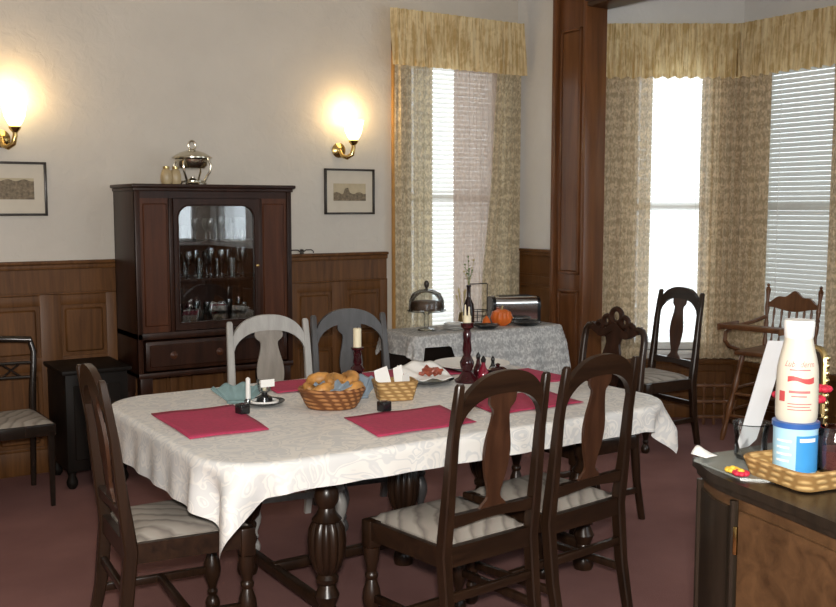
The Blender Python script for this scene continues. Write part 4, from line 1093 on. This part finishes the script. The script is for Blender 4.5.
m = MB(); m.lathe([(0, 0), (tubr * .95, 0), (tubr * .97, .004), (tubr, tubh - .012), (0, tubh - .012)], n=40); m.build('tub_body', BLUEL, t)
def wrap(m, r, ang0, ang1, z0, z1, n=10, taper=0):
    m.grid(lambda u, v: (r * math.cos(lerp(ang0, ang1, u)), r * math.sin(lerp(ang0, ang1, u)), lerp(z0, z1, v)), n, 4)
view = math.atan2(-LY, -LX)            # side of the tub that faces the room
m = MB(); wrap(m, tubr + .0006, view + .05, view + 1.35, .006, tubh - .03); m.build('blue_label', BLUED, t)
m = MB(); wrap(m, tubr + .0010, view + .2, view + 1.0, tubh - .045, tubh - .036); m.build('label_stripe', PAPER, t)
m = MB()
for k in range(4): wrap(m, tubr + .0008, view - .9, view - .25 + .1 * (k % 2), .03 + .016 * k, .035 + .016 * k)
m.build('label_lines', PAPER, t)
m = MB(); m.lathe([(0, tubh - .014), (tubr + .003, tubh - .014), (tubr + .003, tubh - .002), (tubr - .004, tubh), (0, tubh)], n=40); m.build('lid', NAVY, t)
# lotion bottle on the tub
lb = thing('lotion_bottle', 'tall ivory lotion bottle with red wave standing on the blue tub', 'bottle', (LX, LY, TT + tubh))
rb = lambda z: spl([(0, .045), (.01, .0485), (.08, .0485), (.125, .047), (.15, .043), (.175, .037), (.195, .033), (.205, .032)], z)
m = MB(); m.lathe([(0, 0)] + [(rb(z / 100 * .205), z / 100 * .205) for z in range(0, 101, 4)] + [(0, .205)], n=40); m.build('bottle_body', IVORY, lb)
m = MB(); m.lathe([(0, .2), (.0325, .2), (.034, .206), (.036, .238), (.034, .243), (0, .243)], n=36); m.build('cap', PAPER, lb)
def on_bottle(m, s0, s1, zf0, zf1, n=20):
    m.grid(lambda u, v: ((rb(lerp(zf0(u), zf1(u), v)) + .0006) * math.cos(view + lerp(s0, s1, u) / .047), (rb(lerp(zf0(u), zf1(u), v)) + .0006) * math.sin(view + lerp(s0, s1, u) / .047), lerp(zf0(u), zf1(u), v)), n, 3)
m = MB(); on_bottle(m, -.022, .040, lambda u: .098 + .004 * math.sin(u * 6), lambda u: .110 + .003 * math.sin(u * 6 + .6)); m.build('red_wave', REDT, lb)
m = MB(); on_bottle(m, -.043, -.027, lambda u: .05, lambda u: .075, 6); m.build('red_square', REDT, lb)
m = MB()
for k, (a, b, z, h) in enumerate(((-.018, .03, .072, .006), (-.012, .022, .063, .003), (-.02, .034, .045, .0025), (-.02, .03, .038, .0025), (-.02, .034, .031, .0025), (-.018, .03, .126, .003))):
    on_bottle(m, a, b, lambda u, z=z: z, lambda u, z=z, h=h: z + h, 8)
m.build('small_print', PINKT, lb)
cu = bpy.data.curves.new('script_name', 'FONT'); cu.body = 'Lubriderm'; cu.size = .020; cu.shear = .35; cu.align_x = 'CENTER'; cu.resolution_u = 3
to = bpy.data.objects.new('script_name', cu); COL.objects.link(to); bpy.context.view_layer.update()
me = bpy.data.meshes.new_from_object(to.evaluated_get(bpy.context.evaluated_depsgraph_get())); bpy.data.objects.remove(to)
for v in me.vertices:
    s_, z = v.co.x * .85 + .004, v.co.y + .135; r = rb(z) + .0016; v.co = Vector((r * math.cos(view + s_ / .047), r * math.sin(view + s_ / .047), z))
me.materials.clear(); me.materials.append(PINKT)
o = bpy.data.objects.new('script_name', me); COL.objects.link(o); o.parent = lb
# leaning paper, clear vase, flowers, jar, gold frame
t = thing('leaning_brochure', 'pale grey-white brochure leaning up behind the lotion bottle', 'brochure', (2.075, 1.66, SBT + .004))
m = MB(); pr = [(-.03, .02), (-.018, .0), (-.004, .03), (.008, .004), (.026, .022), (.036, .29), (-.03, .295)]
m.prism(pr, lambda u, v, w: (u + v * .38 + w * .4, w - .2 * u, .03 + v * .92), 0, .003); m.build('cover', GREYP, t)
t = thing('glass_vase', 'short clear glass vase behind the tub holding up brochure', 'vase', (2.10, 1.665, SBT + .004))
m = MB(); m.lathe([(0, 0), (.036, 0), (.042, .01), (.04, .05), (.046, .09), (.048, .094), (.043, .09), (.036, .05), (.036, .012), (0, .01)], n=24); m.build('vase_body', GLASS, t)
def blossom(loc, rz, pm, cm, label, r=.02, name='silk_flower'):
    t = thing(name, label, 'flower', loc, rz)
    m = MB()
    for k in range(7):
        a = k * 2 * PI / 7; m.ball((r * .7 * math.cos(a), r * .7 * math.sin(a), r * .55), r * .5, .7, 8)
    m.build('petals', pm, t); m = MB(); m.ball((0, 0, r * .75), r * .5, .8, 10); m.build('flower_centre', cm, t)
blossom((1.935, 1.585, SBT + .005), 0, YELF, YELF, 'yellow silk blossom at left edge of the wicker tray', .017)
blossom((1.925, 1.552, SBT + .005), 20, REDF, YELF, 'red and yellow silk blossom lying against wicker tray edge', .018)
t = thing('candle_jar', 'mauve glass candle jar in the wicker tray at right photo edge', 'candle jar', (2.135, 1.445, TT))
m = MB(); m.lathe([(0, 0), (.04, 0), (.045, .008), (.045, .085), (.038, .098), (.038, .11), (.034, .11), (.034, .098), (.041, .084), (.041, .01), (0, .008)], n=28); m.build('jar', MAUVEJ, t)
m = MB(); m.lathe([(0, .011), (.0395, .011), (.0395, .055), (0, .055)], n=24); m.build('wax', m_plain('mauve_wax', (.4, .27, .27), .5), t)
t = thing('flower_bunch', 'red silk flowers with green leaves in a dark pot behind the candle jar', 'flowers', (2.24, 1.62, SBT))
m = MB(); m.lathe([(0, 0), (.04, 0), (.05, .06), (.055, .11), (.05, .11), (.045, .06), (0, .01)], n=20); m.build('pot', SBD, t)
for k in range(6):
    a = k * 1.05 + .3; e = (.05 * math.cos(a), .05 * math.sin(a), .16 + .02 * (k % 2)); m = MB(); m.tube([(0, 0, .08), (e[0] * .6, e[1] * .6, .13), e], .0025, 5); st_ = m.build('flower_stem', GREEN, t)
    m = MB()
    for j in range(6): m.ball((e[0] + .014 * math.cos(j * 1.05), e[1] + .014 * math.sin(j * 1.05), e[2]), .012, .8, 8)
    m.build('petals', REDF if k % 3 else YELF, st_)
t = thing('gilt_frame', 'small ornate gilt frame standing at right photo edge on the sideboard', 'frame', (2.36, 1.665, SBT), 60)
m = MB()
m.tube([(x, 0, z) for x, z in rrect(-.05, .05, .01, .27, .03, .01, 5)], .009, 8, True)
for k in range(12): m.ball((-.05, -.004, .03 + .02 * k), .010, 1, 8); m.ball((.05, -.004, .03 + .02 * k), .010, 1, 8)
m.build('frame', GOLD, t)
m = MB(); m.box(-.045, .045, .0, .004, .015, .262); m.build('picture', FRAME, t)
m = MB(); m.tube([(0, .004, .2), (0, .05, .008)], .005, 6); m.build('easel_leg', GOLD, t)

# ------------------------------------------------------------------ light, sky, camera
w = bpy.data.worlds.new('sky'); scn.world = w; w.use_nodes = True
nt = w.node_tree; nt.nodes.clear()
o_ = nt.nodes.new('ShaderNodeOutputWorld'); bg = nt.nodes.new('ShaderNodeBackground')
bg.inputs['Color'].default_value = (.86, .94, 1.0, 1); bg.inputs['Strength'].default_value = 2.9
nt.links.new(bg.outputs[0], o_.inputs['Surface'])
def portal(name, M, hole):
    a, b, za, zb = hole
    L = bpy.data.lights.new(name, 'AREA'); L.shape = 'RECTANGLE'; L.size = b - a; L.size_y = zb - za; L.cycles.is_portal = True
    o = bpy.data.objects.new(name, L); COL.objects.link(o)
    c = M @ Vector(((a + b) / 2, .12, (za + zb) / 2)); n = (M.to_3x3() @ Vector((0, 1, 0))).normalized()
    o.location = c; o.rotation_euler = n.to_track_quat('Z', 'Y').to_euler()
portal('daylight_portal', MBK, WB); portal('daylight_portal', MB1, BAY1); portal('daylight_portal', MB2, BAY2); portal('daylight_portal', MB3, BAY3)
for h in FW: portal('daylight_portal', MF, h)
portal('daylight_portal', MR, RW)
H = 1.55; th, pt = R(32.865), R(5.512)
L = bpy.data.lights.new('camera_flash', 'AREA'); L.shape = 'DISK'; L.size = .12; L.energy = 78; L.color = (1, .95, .88)
o = bpy.data.objects.new('camera_flash', L); COL.objects.link(o); o.location = (.02, 0.0, 1.68); o.rotation_euler = (R(90) - R(3), 0, -th)
cam = bpy.data.cameras.new('camera'); cam.sensor_width = 36; cam.lens = 36 * 1000 / 836; cam.clip_start = .05
co = bpy.data.objects.new('camera', cam); COL.objects.link(co); co.location = (0, 0, H); co.rotation_euler = (R(90) - pt, 0, -th)
scn.camera = co
vs = scn.view_settings; scn.display_settings.display_device = 'sRGB'
vs.view_transform = 'Standard'; vs.look = 'None'; vs.gamma = 1; vs.use_curve_mapping = False; vs.exposure = 0.68
cy = scn.cycles; cy.use_denoising = True
try: cy.denoiser = 'OPENIMAGEDENOISE'
except Exception: pass
cy.max_bounces = 10; cy.diffuse_bounces = 5; cy.transparent_max_bounces = 24; cy.glossy_bounces = 4; cy.sample_clamp_indirect = 8
cy.caustics_reflective = False; cy.caustics_refractive = False
